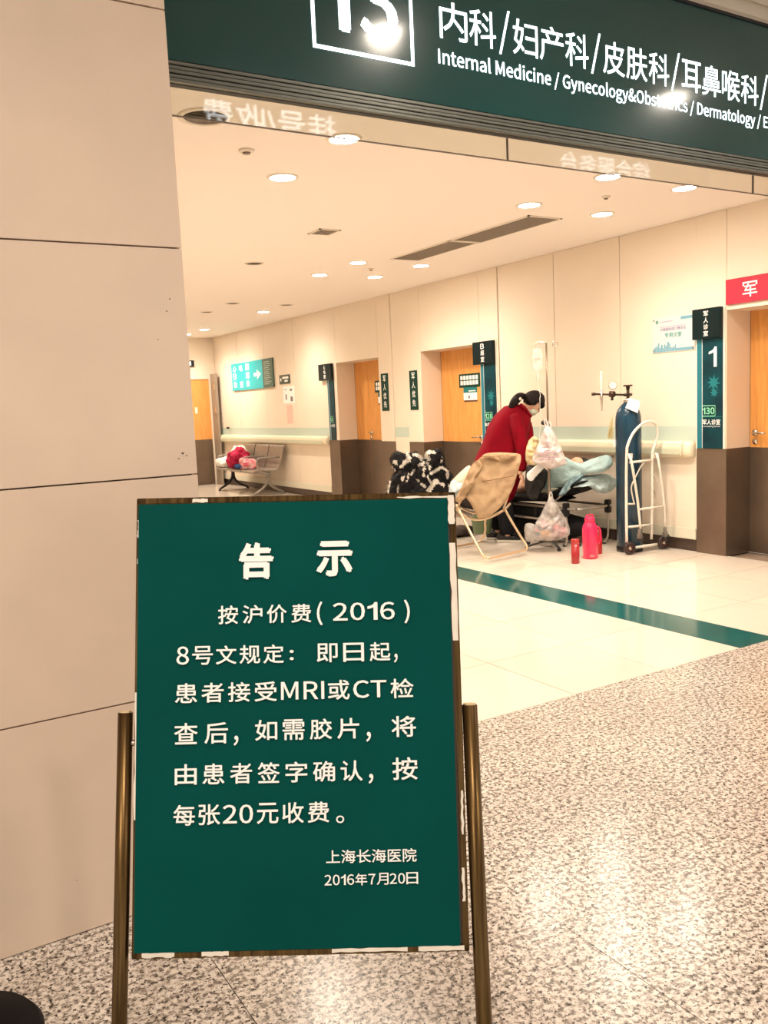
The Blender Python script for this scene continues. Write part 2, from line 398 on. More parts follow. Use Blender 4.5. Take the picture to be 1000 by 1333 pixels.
# backing slabs between door openings, lintels above them
OPEN = {'1': (3.55, 4.757), '3': (8.055, 9.265), '2': (10.30, 11.50)}
for y0, y1 in ((3.0, 3.537), (4.770, 8.042), (9.278, 10.287), (11.513, 16.5)): box(wr, (6.272, y0, 0), (6.60, y1, CEIL))
for y0, y1 in OPEN.values(): box(wr, (6.272, y0, 2.058), (6.60, y1, CEIL))
wallr = struct('wall_right', wr, M_KICK)
def panel(y0, y1, z0, z1, m=M_WALL, x=6.25, name='wall_panel', g=.003): return obj(name, bx((x, y0 + g, z0 + g / 2), (6.273, y1 - g, z1 - g / 2), .0015), m, wallr)
for y0, y1 in ((5.06, 5.93), (5.93, 6.82), (6.82, 7.715), (9.60, 9.955), (11.83, 12.93), (12.93, 14.10), (14.10, 15.3), (15.3, 16.5)): panel(y0, y1, .11, CEIL)
for a, b, o0, o1 in ((3.0, 5.06, 3.55, 4.757), (7.715, 9.60, 8.055, 9.265), (9.955, 11.83, 10.30, 11.50)):
    X = 6.24
    panel(a, o0, .91, CEIL, x=X); panel(o1, b, .91, CEIL, x=X); panel(o0, o1, 2.045, CEIL, x=X, g=.0)
    panel(a, o0, 0, .91, M_STEEL, X - .002, 'steel_panel', .001); panel(o1, b, 0, .91, M_STEEL, X - .002, 'steel_panel', .001)
for y0, y1 in ((5.06, 7.715), (9.60, 9.955), (11.83, 16.5)): obj('green_band', bx((6.2485, y0 + .004, .97), (6.2495, y1 - .004, 1.10)), M_BAND, wallr)
# jambs and door leaves
def doorway(n, o0, o1, two, lever, handle_z=1.02, way=-1):
    d = D.objects.new('door_%d' % n, None); COL.objects.link(d); d.location = (6.25, (o0 + o1) / 2, 0); d['kind'] = 'structure'
    JX = 6.545
    for y0, y1 in ((o0, o0 - .012), (o1, o1 + .012)):
        a, b = min(y0, y1), max(y0, y1)
        obj('jamb', bx((6.242, a, .91), (JX, b, 2.045)), M_WALL2, d, world=True)
        obj('steel_jamb', bx((6.24, a - .0005, 0), (JX, b + .0005, .91)), M_STEEL, d, world=True)
    obj('soffit', bx((6.242, o0, 2.045), (JX, o1, 2.057)), M_WALL2, d, world=True)
    ys = [o0, o1] if not two else [o0, o0 + (o1 - o0) * .68, o1]
    for a, b in zip(ys, ys[1:]):
        lf = obj('door_leaf', bx((JX, a + .003, .001), (JX + .04, b - .003, 2.045), .002), M_WOOD, d, world=True)
        obj('kick_plate', bx((JX - .002, a + .004, .001), (JX, b - .004, .905)), M_STEEL, lf, world=True)
    h = B(); ly = lever
    disc((JX - .008, ly, handle_z), .027, .014, 18, 'X', h); tube(h, [(JX, ly, handle_z), (JX - .045, ly, handle_z)], .009)
    tube(h, [(JX - .045, ly, handle_z), (JX - .052, ly + .02 * way, handle_z), (JX - .052, ly + .125 * way, handle_z - .004)], .0085, 10, 3)
    disc((JX - .006, ly, handle_z - .075), .024, .012, 18, 'X', h)
    obj('lever_handle', h, M_CHROME, d, True, 'nickel lever handle with keyhole rose', world=True)
    return d
doorway(1, 3.55, 4.757, False, 4.70, 1.03); doorway(2, 10.30, 11.50, True, 11.07, 1.01); doorway(3, 8.055, 9.265, False, 8.46, .965, 1)
# skirting, bump rails
bs = D.objects.new('baseboard_right', None); COL.objects.link(bs); bs['kind'] = 'structure'; bs.location = (6.25, 5, 0)
for y0, y1 in ((5.065, 7.71), (11.835, 16.45)): obj('skirting_board', bx((6.232, y0, .108), (6.2495, y1, .205), .004), M_SKIRT, bs, world=True)
def bump_rail(y0, y1, label):
    t = thing('wall_bump_rail', label, 'handrail', (6.25, (y0 + y1) / 2, .825), 0, None)
    c = .09
    prof = [(0, .0), (-.045, .004), (-.068, .022), (-.075, .05), (-.075, .095), (-.066, .125), (-.045, .142), (0, .145)]
    b = B(); loft(b, [[Vector((6.249 + x, y, .825 + z)) for x, z in prof] for y in (y0 + c, y1 - c)]); obj('rail_body', b, M_RAIL, t, world=True)
    b = bx((6.170, y0 + c + .02, .855), (6.176, y1 - c - .02, .905), .002); obj('rail_inset', b, M_RAILI, t, label='pale olive inset strip', world=True)
    for ya, s in ((y0 + c, -1), (y1 - c, 1)):
        R = [[Vector((6.249 + x * k, ya + s * c * w, .825 + .0725 + (z - .0725) * kk)) for x, z in prof] for w, k, kk in ((0, 1.03, 1.03), (.45, 1.02, 1.02), (.75, .9, .98), (.93, .7, .92), (1, .35, .8))]
        b = B(); loft(b, R); obj('end_cap', b, M_RAIL, t, True, world=True)
    return t
bump_rail(5.075, 7.70, 'cream vinyl bump rail on the wall behind the oxygen cylinder')
bump_rail(11.85, 16.40, 'cream vinyl bump rail above the far steel bench')

# ================================================================== FAR WALL
wf = struct('wall_far', box(box(B(), (-2, YF, 0), (5.42, YF + .12, CEIL)), (5.42, YF, 2.06), (6.28, YF + .12, CEIL)), M_WALL)
box_ = obj('wall_sheet', bx((6.115, YF, 0), (6.28, YF + .12, 2.06)), M_WALL, wf)
d4 = D.objects.new('door_4', None); COL.objects.link(d4); d4['kind'] = 'structure'; d4.location = (5.77, YF, 0)
l4 = obj('door_leaf', bx((5.42, YF + .02, .01), (6.115, YF + .07, 2.06), .003), M_WOOD, d4, world=True)
obj('kick_plate', bx((5.422, YF + .012, .01), (6.112, YF + .0195, .89)), M_STEEL, l4, world=True)
obj('door_notice', bx((5.80, YF + .014, 1.40), (5.85, YF + .0195, 1.52)), M_TORN, l4, world=True)
d5 = D.objects.new('door_5', None); COL.objects.link(d5); d5['kind'] = 'structure'; d5.location = (6.14, 16.3, 0)   # leaf standing open beside the corner
l5 = obj('door_leaf', bx((6.135, 16.22, .001), (6.185, 16.47, 2.15), .003), mat('grey brown door edge', (.30, .24, .18), .5), d5, world=True)
for z in (.35, 1.45, 1.9): obj('hinge', bx((6.112, 16.24, z - .06), (6.136, 16.29, z + .06), .003), M_CHROME, l5, world=True)
disc((6.21, 15.9, 1.10), .02, .05, 12, 'X', k := B()); obj('door_knob', k, M_DARK, d5, world=True)
t = thing('exit_lamp_box', 'small black lit box on far wall above the wood door, at the stone wall edge', 'sign', (5.76, YF, 2.30))
obj('housing', bx((5.66, YF - .04, 2.30), (5.83, YF - .001, 2.42), .004), M_DARK, t, world=True)
obj('lit_face', bx((5.67, YF - .043, 2.325), (5.765, YF - .0395, 2.40)), mat('dim lit face', (.8, .85, .7), .5, emit=.6), t, world=True)

# ================================================================== CEILING FITTINGS
def downlight(x, y, z, r, lit=True, watts=LAMP_W, lab='', grp=None, cat='light'):
    t = thing('ceiling_downlight', lab, cat, (x, y, z), 0, grp)
    b = B(); n = 28
    loft(b, [[Vector((rr * math.cos(2 * math.pi * k / n), rr * math.sin(2 * math.pi * k / n), zz_)) for k in range(n)] for rr, zz_ in ((r * .80, -.001), (r * .82, -.008), (r * 1.0, -.006), (r * 1.02, .0))], cap=False)
    obj('ring', b, M_RING, t, True)
    if lit:
        obj('lamp_face', disc((0, 0, -.0035), r * .81, .003, n), M_LAMP, t)
        ld = D.lights.new('lamp_light', 'SPOT'); ld.energy = watts * 4.2; ld.spot_size = math.radians(150); ld.spot_blend = 1.0; ld.shadow_soft_size = r * .8; ld.color = LAMP_COL
        lo = D.objects.new('lamp_light', ld); COL.objects.link(lo); lo.parent = t; lo.location = (0, 0, -.03)
    else:
        b = B(); loft(b, [[Vector((rr * math.cos(2 * math.pi * k / n), rr * math.sin(2 * math.pi * k / n), zz_)) for k in range(n)] for rr, zz_ in ((r * .8, -.003), (r * .72, -.0015), (r * .2, -.001))]); obj('reflector', b, M_LOFF, t, True)
        for a in (-.3, 0, .3): obj('louvre', bx((-r * .62, a * r - .002, -.006), (r * .62, a * r + .002, -.002)), M_LOFF, t)
    return t
LIT = [(2.467, 4.324, 'nearest lit downlight, its glow crossing the hanging glass left of the header letters'),
       (2.492, 5.17, 'bright round downlight second in the left row, alone on the plain ceiling'),
       (4.507, 4.365, 'lit downlight cut by the glass edge below the middle of the header'),
       (5.295, 4.395, 'lit downlight furthest right, by the glass edge'),
       (5.364, 5.268, 'lit downlight right of the long grille, near the right wall'),
       (4.555, 5.22, 'lit downlight beside the near end of the long grille'),
       (4.595, 7.893, 'lit downlight left of the far end of the long grille'),
       (5.279, 8.70, 'lit downlight deeper in, between the grille end and the door portal'),
       (5.358, 7.882, 'lit downlight just under the far end of the long grille'),
       (4.586, 8.728, 'lit downlight just behind the small square vent'),
       (5.42, 12.153, 'small lit downlight in front of the far bench wall'),
       (5.481, 14.842, 'tiny lit downlight near the far corner, second from the end'),
       (5.466, 15.75, 'tiny lit downlight at the very far corner of the ceiling')]
for x, y, l in LIT: downlight(x, y, CEIL, .098, True, LAMP_W * (1.0 if y < 9 else 1.7), l, 'lit ceiling downlights')
for i, (x, y) in enumerate([(2.0, 7.9), (2.0, 10.4), (2.0, 12.9), (2.0, 15.3), (.2, 5.2), (.2, 7.9), (.2, 11.0)]):  # unseen lamps added behind the pillar to brighten the corridor
    downlight(x, y, CEIL, .098, True, LAMP_W * 1.3, 'unseen downlight added behind the stone wall, %s' % ['second row nearest', 'second row next in', 'second row third in', 'second row furthest', 'outer row nearest', 'outer row middle', 'outer row furthest'][i], 'unseen downlights added behind the pillar wall')
downlight(1.66, 4.279, CEIL, .135, False, 0, 'large unlit round downlight beside the stone pillar edge', 'unlit round ceiling fittings')
for x, y, l in ((3.598, 8.218, 'unlit round fitting behind the stone pillar, nearest of the plain grey ones'), (4.589, 11.276, 'unlit round fitting far back, middle of the three small grey discs'),
                (4.595, 12.3, 'unlit round fitting far back, leftmost of the three small grey discs'), (5.40, 11.31, 'unlit round fitting far back, rightmost of the three small grey discs')):
    downlight(x, y, CEIL, .10, False, 0, l, 'unlit round ceiling fittings')
for x, y, l in ((2.062, 4.722, 'round white smoke detector left of the nearest lit lamps'), (4.93, 8.2, 'tiny sprinkler rose between the two middle lamps'), (4.93, 4.80, 'tiny sprinkler rose between the lamps near the glass')):
    r = .045 if x < 3 else .03
    t = thing('ceiling_detector', l, 'detector', (x, y, CEIL)); obj('base', lathe([(r, 0), (r, -.008), (r * .8, -.014)][::-1], n=18), M_RING, t, True); obj('head', lathe([(r * .2, -.024), (r * .45, -.022), (r * .55, -.012)], n=14), M_LOFF, t, True)
def grille(x0, x1, y0, y1, lab, n, name='ceiling_grille', long=True, grp=None):
    t = thing(name, lab, 'vent', ((x0 + x1) / 2, (y0 + y1) / 2, CEIL), 0, grp)
    b = B(); f = .018; z0, z1 = CEIL - .008, CEIL
    box(b, (x0, y0, z0), (x1, y0 + f, z1)); box(b, (x0, y1 - f, z0), (x1, y1, z1)); box(b, (x0, y0, z0), (x0 + f, y1, z1)); box(b, (x1 - f, y0, z0), (x1, y1, z1)); obj('frame', b, M_RING, t, world=True)
    obj('backing', bx((x0 + f, y0 + f, CEIL - .0015), (x1 - f, y1 - f, CEIL - .0005)), M_KICK, t, world=True)
    b = B()
    for i in range(n):
        y = x0 + f + (x1 - x0 - 2 * f) * (i + .5) / n
        box(b, (y - .3 * (x1 - x0) / n, y0 + f, CEIL - .006), (y + .3 * (x1 - x0) / n, y1 - f, CEIL - .003))
    obj('slats', b, M_VENT, t, world=True, kind='stuff')
grille(4.80, 5.16, 5.51, 6.58, 'near half of the long brown ceiling grille', 18)
grille(4.80, 5.14, 6.60, 7.60, 'far half of the long brown ceiling grille', 18)
grille(3.44, 3.64, 6.50, 6.72, 'small square ceiling vent with dark slots above the corridor middle', 4, 'ceiling_vent')
grille(3.05, 3.27, 9.95, 10.17, 'small square ceiling vent half hidden by the stone wall edge', 4, 'ceiling_vent')

# ================================================================== HEADER SIGN
hd = thing('header_sign', 'long deep teal department sign over the entrance with lit white lettering', 'sign', (4.3, YG, 2.5))
obj('sign_panel', bx((.86, YG - .012, 2.575), (7.8, YG + .005, 3.222), .001), M_SIGN, hd, world=True)
obj('top_cap', bx((.86, YG - .02, 3.222), (7.8, YG + .005, 3.237)), M_DARK, hd, world=True)
for i in range(5): obj('frame_rib', bx((.86, YG - .012 + .004 * (i % 2), 2.507 + .0138 * i), (7.8, YG + .03, 2.5175 + .0138 * i), .001), M_ALU, hd, world=True)
obj('rib_backing', bx((.86, YG + .01, 2.505), (7.8, YG + .04, 2.575)), M_DARK, hd, world=True)
yt = YG - .0135
bb = rects([(1.581, 2.700, 2.023, 2.714), (1.581, 3.13, 2.023, 3.144), (1.581, 2.714, 1.595, 3.13), (2.009, 2.714, 2.023, 3.13)], yt)
obj('number_box', bb, M_LIT, hd, world=True, label='thin white square round the number')
obj('number', letters([('1', 1.635, 2.775, 1.745, 3.06, .03), ('3', 1.785, 2.77, 1.955, 3.06, .03)], yt), M_LIT, hd, world=True)
# Chinese row
cells = '内科/妇产科/皮肤科/耳鼻喉科/口腔科'
pos = [2.145, 2.292, None, 2.522, 2.672, 2.822, None, 3.055, 3.205, 3.355, None, 3.585]
items = []; x = 2.150; CW = .139; ST = .150; SL = .072
for ch in cells:
    if ch == '/': items.append((ch, x + .004, 2.815, x + .066, 2.99, .004)); x += SL + .008
    else: items.append((ch, x, 2.828, x + CW, 2.970, .010)); x += ST
X_END = x
# fit the whole row so that its last full character ends where the photograph ends it
k = (4.135 - 2.150) / (sum(ST for c in cells[:cells.rindex('/')] if c != '/') + 3 * (SL + .008) - (ST - CW))
items = [(a, 2.150 + (x0 - 2.150) * k, z0, 2.150 + (x1 - 2.150) * k, z1, bo * .5) for a, x0, z0, x1, z1, bo in items]
obj('chinese_lettering', letters(items, yt), M_LIT, hd, world=True)
obj('english_lettering', letters([('Internal Medicine / Gynecology&Obstetrics / Dermatology / ENT / Stomatology', 2.138, 2.712, 2.138 + (4.10 - 2.138) * 1.368, 2.790, .012)], yt), M_LIT, hd, world=True)
# hanging glass strip below the header
sg = thing('hanging_glass_strip', 'row of clear glass panes hanging under the teal header sign', 'glass', (4, YG + .05, 2.4))
for a, b in ((.87, 2.521), (2.523, 4.169), (4.171, 5.818), (5.82, 7.4)):
    g = obj('glass_pane', bx((a, YG + .034, 2.413), (b, YG + .044, 2.504)), M_GLASS, sg, world=True)
    e = B(); box(e, (a, YG + .033, 2.4105), (b, YG + .045, 2.4128)); box(e, (b - .0015, YG + .033, 2.413), (b, YG + .045, 2.504)); obj('pane_edge', e, M_KICK, g, world=True)
# the sign that hangs over the photographer and is mirrored in the glass
hs = thing('hanging_hall_sign', 'teal hall sign hanging behind the camera, mirrored in the hanging glass', 'sign', (3.9, .9, 3.0), math.pi)
obj('sign_box', bx((-2.6, 0, 0), (2.6, .08, .295), .003), M_SIGN, hs)
obj('hall_lettering', letters([('挂号/收费', 1.03, .09, 1.92, .25, .01), ('综合服务台', -1.87, .09, -.9, .25, .01)], -.002), mat('strongly lit lettering', (.9, .95, 1), .4, emit=2.2), hs)
# hall downlights whose glare shows on the header
for x, y, l in ((2.55, 1.93, 'hall downlight over the notice board'), (4.80, 1.85, 'hall downlight right of the notice board'), (.3, .6, 'hall downlight over the camera'), (2.6, -.8, 'hall downlight behind the camera'), (-1.4, .6, 'hall downlight over the stone wall'), (5.5, -.8, 'hall downlight behind, far right')):
    downlight(x, y, HC, .10, True, HALL_W, l, 'hall ceiling downlights')

# ================================================================== WALL SIGNS (local frames: x right as seen, y into the wall, z up)
def wsign(name, label, cat, y, z, x=6.24, group=None): return thing(name, label, cat, (x, y, z), NINETY, group)
# door-side room signs: blade box on top, long strip below
def room_sign(y_right, label, boxw, boxz, stripw, z0, chars, num, sub, digits, trim=True, star=True, xw=6.238, boxoff=0.0):
    t = wsign('room_sign', label, 'sign', y_right, z0, xw)
    bz0, bz1 = boxz[0] - z0, boxz[1] - z0
    sb = obj('strip_panel', bx((-stripw, -.012, 0), (0, 0, bz0), .001), M_TSTRIP, t)
    obj('light_edge', bx((-stripw, -.0135, 0), (-stripw * .80, -.0122, bz0)), M_TSTRIPL, sb)
    obj('edge_line', bx((-stripw * .80, -.0138, 0), (-stripw * .785, -.0122, bz0)), M_WHITE, sb)
    if trim: obj('white_trim', box(box(B(), (-stripw - .014, -.006, -.002), (-stripw, 0, bz0)), (.0, -.006, -.002), (.018, 0, bz1)), M_TORN, t)
    hb = obj('name_box', bx((-boxw, -.045, bz0), (boxoff, 0, bz1), .002), M_DSIGN, t)
    n = len(chars); h = (bz1 - bz0) * .86 / n; cx_ = -boxw * .5 + boxoff * .5; cw = min(h * .9, boxw * .42) / 2
    it = [(c, cx_ - cw, bz1 - (bz1 - bz0) * .07 - h * (i + .9), cx_ + cw, bz1 - (bz1 - bz0) * .07 - h * (i + .1)) for i, c in enumerate(chars)]
    obj('name_lettering', letters(it, -.0462, .012), M_WHITE, hb)
    if num: obj('number', letters([(num, -stripw * .53, bz0 - .235, -stripw * .22, bz0 - .07)], -.0135), M_WHITE, sb)
    if star:
        s = B()
        for cz, cr, cxx in ((bz0 * .60, stripw * .27, -stripw * .34), (bz0 * .51, stripw * .17, -stripw * .32)):
            vs = [s.verts.new((cxx + (cr if k % 2 else cr * .45) * math.cos(k * math.pi / 8 + .3), -.0135, cz + (cr if k % 2 else cr * .45) * math.sin(k * math.pi / 8 + .3))) for k in range(16)]; s.faces.new(vs)
        obj('star_print', s, M_STAR, sb)
    if digits:
        zt = bz0 * .30
        f = rects([(-stripw * .79, zt - .005, -stripw * .28, zt), (-stripw * .79, zt + .083, -stripw * .28, zt + .088), (-stripw * .285, zt, -stripw * .275, zt + .085)], -.0137)
        obj('digit_frame', f, M_GNUM, sb); obj('room_digits', letters([(digits, -stripw * .77, zt + .014, -stripw * .31, zt + .07, .02)], -.0137), M_GNUM, sb)
        obj('rule', rects([(-stripw, zt - .012, 0, zt - .009)], -.0138), M_STAR, sb)
        obj('room_lettering', letters([(sub[0], -stripw * .78, zt - .075, -stripw * .08, zt - .03, .012)] + ([(sub[1], -stripw * .78, zt - .098, -stripw * .08, zt - .082, .0)] if len(sub) > 1 else []), -.0137), M_WHITE, sb)
    return t
room_sign(4.785, 'tall teal room sign reading 1 and 130 beside the right-edge door', .28, (1.83, 2.08), .255, .912, '军人诊室', '1', ('军人诊室', 'Consulting Room'), '130')
room_sign(7.765, 'tall teal room sign with B box beside the middle door, behind the woman', .365, (1.81, 2.062), .265, .912, 'B超室', '', ('B超室',), '128')
room_sign(11.59, 'narrow dark teal room sign at the far double door', .40, (1.81, 2.05), .19, .912, '心电图', '', ('心电图',), '126', star=False, trim=False)
for y, l in ((9.355, 'vertical green military priority plate left of the middle door'), (10.06, 'vertical green military priority plate right of the far double door')):
    t = wsign('priority_plate', l, 'sign', y, 1.322, group='vertical green priority plates')
    obj('plate', bx((-.178, -.008, 0), (0, 0, .50), .001), M_MSIGN, t)
    obj('lettering', letters([(c, -.125, .39 - .115 * i, -.05, .475 - .115 * i) for i, c in enumerate('军人优先')], -.0088, .014), M_WHITE, t)
t = wsign('red_door_sign', 'raspberry red sign over the door at the right edge', 'sign', 4.752, 2.08, 6.238)
obj('plate', bx((0, -.02, .005), (1.15, 0, .205), .002), M_RED, t)
obj('lettering', letters([(c, .16 + .235 * i, .045, .16 + .235 * i + .135, .165) for i, c in enumerate('军人诊室')], -.021, .012), M_WHITE, t)
# blue direction sign
t = wsign('direction_sign', 'bright turquoise direction sign with white arrow above the bench', 'sign', 13.72, 1.79, 6.25)
Wd = 1.85
obj('plate', bx((-Wd, -.03, 0), (-.42, 0, .49), .002), mat('bright turquoise', (0.005, .40, .44), .4, emit=.12), t)
sp_ = obj('side_plate', bx((-.42, -.03, 0), (0, 0, .49), .002), mat('olive green side plate', (.06, .125, .095), .4), t)
it = [(c, -1.76 + .30 * x, .34 - .145 * y, -1.60 + .30 * x, .455 - .145 * y) for c, x, y in (('心', 0, 0), ('电', 1, 0), ('图', 2, 0), ('B', 0, 1), ('超', 2, 1), ('检', 0, 2), ('查', 1, 2), ('处', 2, 2))]
obj('lettering', letters(it, -.031, .022), M_WHITE, t)
a = B(); vs = [a.verts.new((-.80 + x, -.031, .245 + z)) for x, z in ((0, -.03), (.14, -.03), (.14, -.085), (.32, 0), (.14, .085), (.14, .03), (0, .03))]; a.faces.new(vs); obj('arrow', a, M_WHITE, t)
obj('floor_list_lines', rects([(-.36, .43 - .034 * i, -.36 + .30 * random.uniform(.6, 1), .445 - .034 * i) for i in range(12)], -.031), mat('grey print', (.35, .42, .36), .5), sp_)
t = wsign('small_wall_sign', 'small dark green wall sign right of the turquoise direction sign', 'sign', 13.11, 1.82, 6.25)
obj('plate', bx((-.40, -.01, 0), (0, 0, .15), .001), mat('olive dark plate', (.035, .06, .04), .4), t)
obj('print_lines', rects([(-.28, .085, -.05, .12), (-.20, .035, -.08, .065), (-.36, .05, -.32, .10)], -.0108), M_WHITE, t)
t = wsign('paper_notice', 'white paper notice below the small dark green wall sign', 'notice', 12.98, 1.50, 6.25)
obj('sheet', bx((-.42, -.004, 0), (0, 0, .28)), M_WHITE, t)
obj('print_lines', rects([(-.16, .20, -.08, .235), (-.15, .03, -.06, .11), (-.34, .06, -.29, .15), (-.36, .22, -.28, .232)], -.0045), mat('grey ink', (.22, .18, .16), .6), t)
t = wsign('pink_notice', 'faded pink paper strip below the white notice', 'notice', 13.08, 1.17, 6.25)
obj('sheet', bx((-.22, -.003, 0), (0, 0, .30)), mat('faded pink paper', (.86, .52, .44), .7, col2=(.85, .60, .50), vscale=16), t)
# light switch dots, poster
t = wsign('mascot_free_poster', 'pale poster with teal and purple print left of the near room sign', 'poster', 5.075, 1.752, 6.249)
t.name = 'wall_poster'
obj('sheet', bx((-.465, -.006, 0), (0, 0, .305), .0008), mat('poster white', (.50, .60, .62), .3, col2=(.66, .68, .64), vscale=6), t)
obj('title_lettering', letters([('中国国际进口博览会', -.375, .185, -.095, .212, .01)], -.0066), mat('purple ink', (.20, .08, .28), .5), t)
obj('subtitle_lettering', letters([('专用诊室', -.325, .125, -.14, .168, .02)], -.0066), mat('teal ink', (.005, .24, .24), .5), t)
sk = B()
xs_ = -.455
while xs_ < -.20:
    h = random.uniform(.03, .10) * (1 if xs_ < -.25 else .6); w = random.uniform(.008, .02); box(sk, (xs_, -.0068, .005), (xs_ + w, -.0062, .005 + h)); xs_ += w * 1.15
box(sk, (-.20, -.0068, .005), (-.01, -.0062, .03)); box(sk, (-.15, -.0068, .27), (-.005, -.0062, .295))
obj('skyline_print', sk, mat('pale blue ink', (.16, .36, .46), .5), t)
obj('pink_stripe', rects([(-.38, .218, -.10, .224), (-.38, .262, -.24, .270)], -.0066), mat('pink ink', (.75, .35, .5), .5), t)
e = disc((-.41, -.0068, .268), .017, .001, 16, 'Y'); obj('emblem', e, mat('grey green ink', (.15, .3, .25), .5), t)
for xx in (-.445, -.02):
    for zz_ in (.02, .285): obj('corner_stud', disc((xx, -.008, zz_), .007, .006, 12, 'Y'), M_CHROME, t)
# door notices
def door_notice(y, z, x, label, w=.42):
    t = thing('door_notice', label, 'notice', (x, y, z), NINETY)
    obj('plate', bx((-w, -.004, 0), (0, 0, .165)), M_MSIGN, t)
    obj('lower_plate', bx((-w * .80, -.004, -.065), (-w * .16, 0, 0)), mat('bright teal film', (.002, .17, .18), .4), t)
    obj('paper', bx((-w * .80, -.004, -.155), (-w * .16, 0, -.065)), M_WHITE, t)
    it = []
    for r_ in range(2):
        for c in range(6): it.append((-w * .93 + c * w * .146, .093 - .062 * r_, -w * .93 + c * w * .146 + w * .112, .143 - .062 * r_))
    it += [(-w * .55, -.05, -w * .22, -.038)]
    obj('white_print', rects(it, -.0048), M_WHITE, t)
    obj('dark_print', rects([(-w * .78, -.175, -w * .14, -.160), (-w * .56, -.135, -w * .50, -.10)], -.0048), M_KICK, t)
door_notice(8.457, 1.57, 6.5445, 'green and white notice stuck on the middle wooden door', .42)
door_notice(10.52, 1.585, 6.5445, 'green notice stuck on the far double door, cut by the jamb', .40)

# ================================================================== NOTICE BOARD ON ITS STAND (foreground)
BU, BN, BV = Vector((0.85847, -0.51224, -0.02532)), Vector((0.49291, 0.8377, -0.23516)), Vector((0.14167, 0.18939, 0.97163))
nb = thing('notice_stand', 'teal bilingual-free notice board on two brass poles in the foreground', 'sign')
nb['label'] = 'teal notice board with white Chinese text on two tarnished brass poles'
BM = Matrix((BU, BN, BV)).transposed()
def loc2w(p): return Vector((0.5563, 1.312, 0)) + BM @ Vector(p)
def toroom(bm):
    for v in bm.verts: v.co = loc2w(v.co)
    return bm
nb.location = (0.5563, 1.312, 0); nb.rotation_euler = BM.to_euler()
fr = B(); Lx, Rx, Bz, Tz = -.309, .3145, .411, 1.268
for a, b in (((Lx, -.004, Bz), (Lx + .012, .02, Tz)), ((Rx - .012, -.004, Bz), (Rx, .02, Tz)), ((Lx, -.004, Tz - .012), (Rx, .02, Tz)), ((Lx, -.004, Bz), (Rx, .02, Bz + .012))): box(fr, a, b, .0015)
obj('frame', fr, M_BRASS, nb)
obj('backing_sheet', bx((Lx + .006, .002, Bz + .006), (Rx - .006, .018, Tz - .006)), M_KICK, nb)
# printed vinyl face, slightly rippled at its foot
vf = B(); nx, nz = 30, 40; x0, x1, z0, z1 = -.3045, .298, .4225, 1.2555; G = []
for j in range(nz + 1):
    row = []
    for i in range(nx + 1):
        u_, v_ = i / nx, j / nz; xx = x0 + (x1 - x0) * u_; z_ = z0 + (z1 - z0) * v_
        rip = .0022 * math.exp(-((v_ - .17 - .10 * (u_ - .45) ** 2 * 4) / .045) ** 2) + .0012 * noise.noise(Vector((xx * 5, z_ * 5, 2)))
        edge = min(u_, 1 - u_, v_, 1 - v_) * 10
        row.append(vf.verts.new((xx, -.0052 - rip * min(1, edge), z_)))
    G.append(row)
for j in range(nz):
    for i in range(nx): vf.faces.new((G[j][i], G[j][i + 1], G[j + 1][i + 1], G[j + 1][i]))
obj('printed_face', vf, M_BOARD, nb, True)
# torn strips of white tape / backing round the edge
yq = -.0048
def strip(x0, z0, x1, z1): 
    vs = []; n = 8; lx = (x1 - x0) > (z1 - z0)
    top = []; bot = []
    for k in range(n + 1):
        t_ = k / n
        if lx: top.append((x0 + (x1 - x0) * t_, z1 - random.random() * .002)); bot.append((x0 + (x1 - x0) * t_, z0 + random.random() * .003))
        else: top.append((x1 - random.random() * .002, z0 + (z1 - z0) * t_)); bot.append((x0 + random.random() * .003, z0 + (z1 - z0) * t_))
    pts = bot + top[::-1]
    tp = B(); tp.faces.new([tp.verts.new((p[0], yq, p[1])) for p in pts]); obj('torn_tape', tp, M_TORN, nb, label='torn white tape at the edge')
strip(.298, 1.205, .3125, 1.262); strip(.299, .98, .3125, 1.168); strip(.305, .62, .312, .70); strip(.303, .50, .3105, .56)
strip(-.309, .66, -.3015, .895); strip(-.3075, 1.19, -.302, 1.225); strip(-.308, 1.14, -.304, 1.15)
strip(-.29, .4125, -.23, .4235); strip(-.18, .4125, -.13, .4235); strip(.06, .414, .20, .4225); strip(.22, .4115, .305, .4225); strip(-.20, 1.2565, -.17, 1.2655); strip(.20, 1.2565, .30, 1.262)
def spaced(chars, x0, z0, z1, pitch, w): 
    return [(c, x0 + pitch * i, z0, x0 + pitch * i + w, z1) for i, c in enumerate(chars)]
yl = -.0088
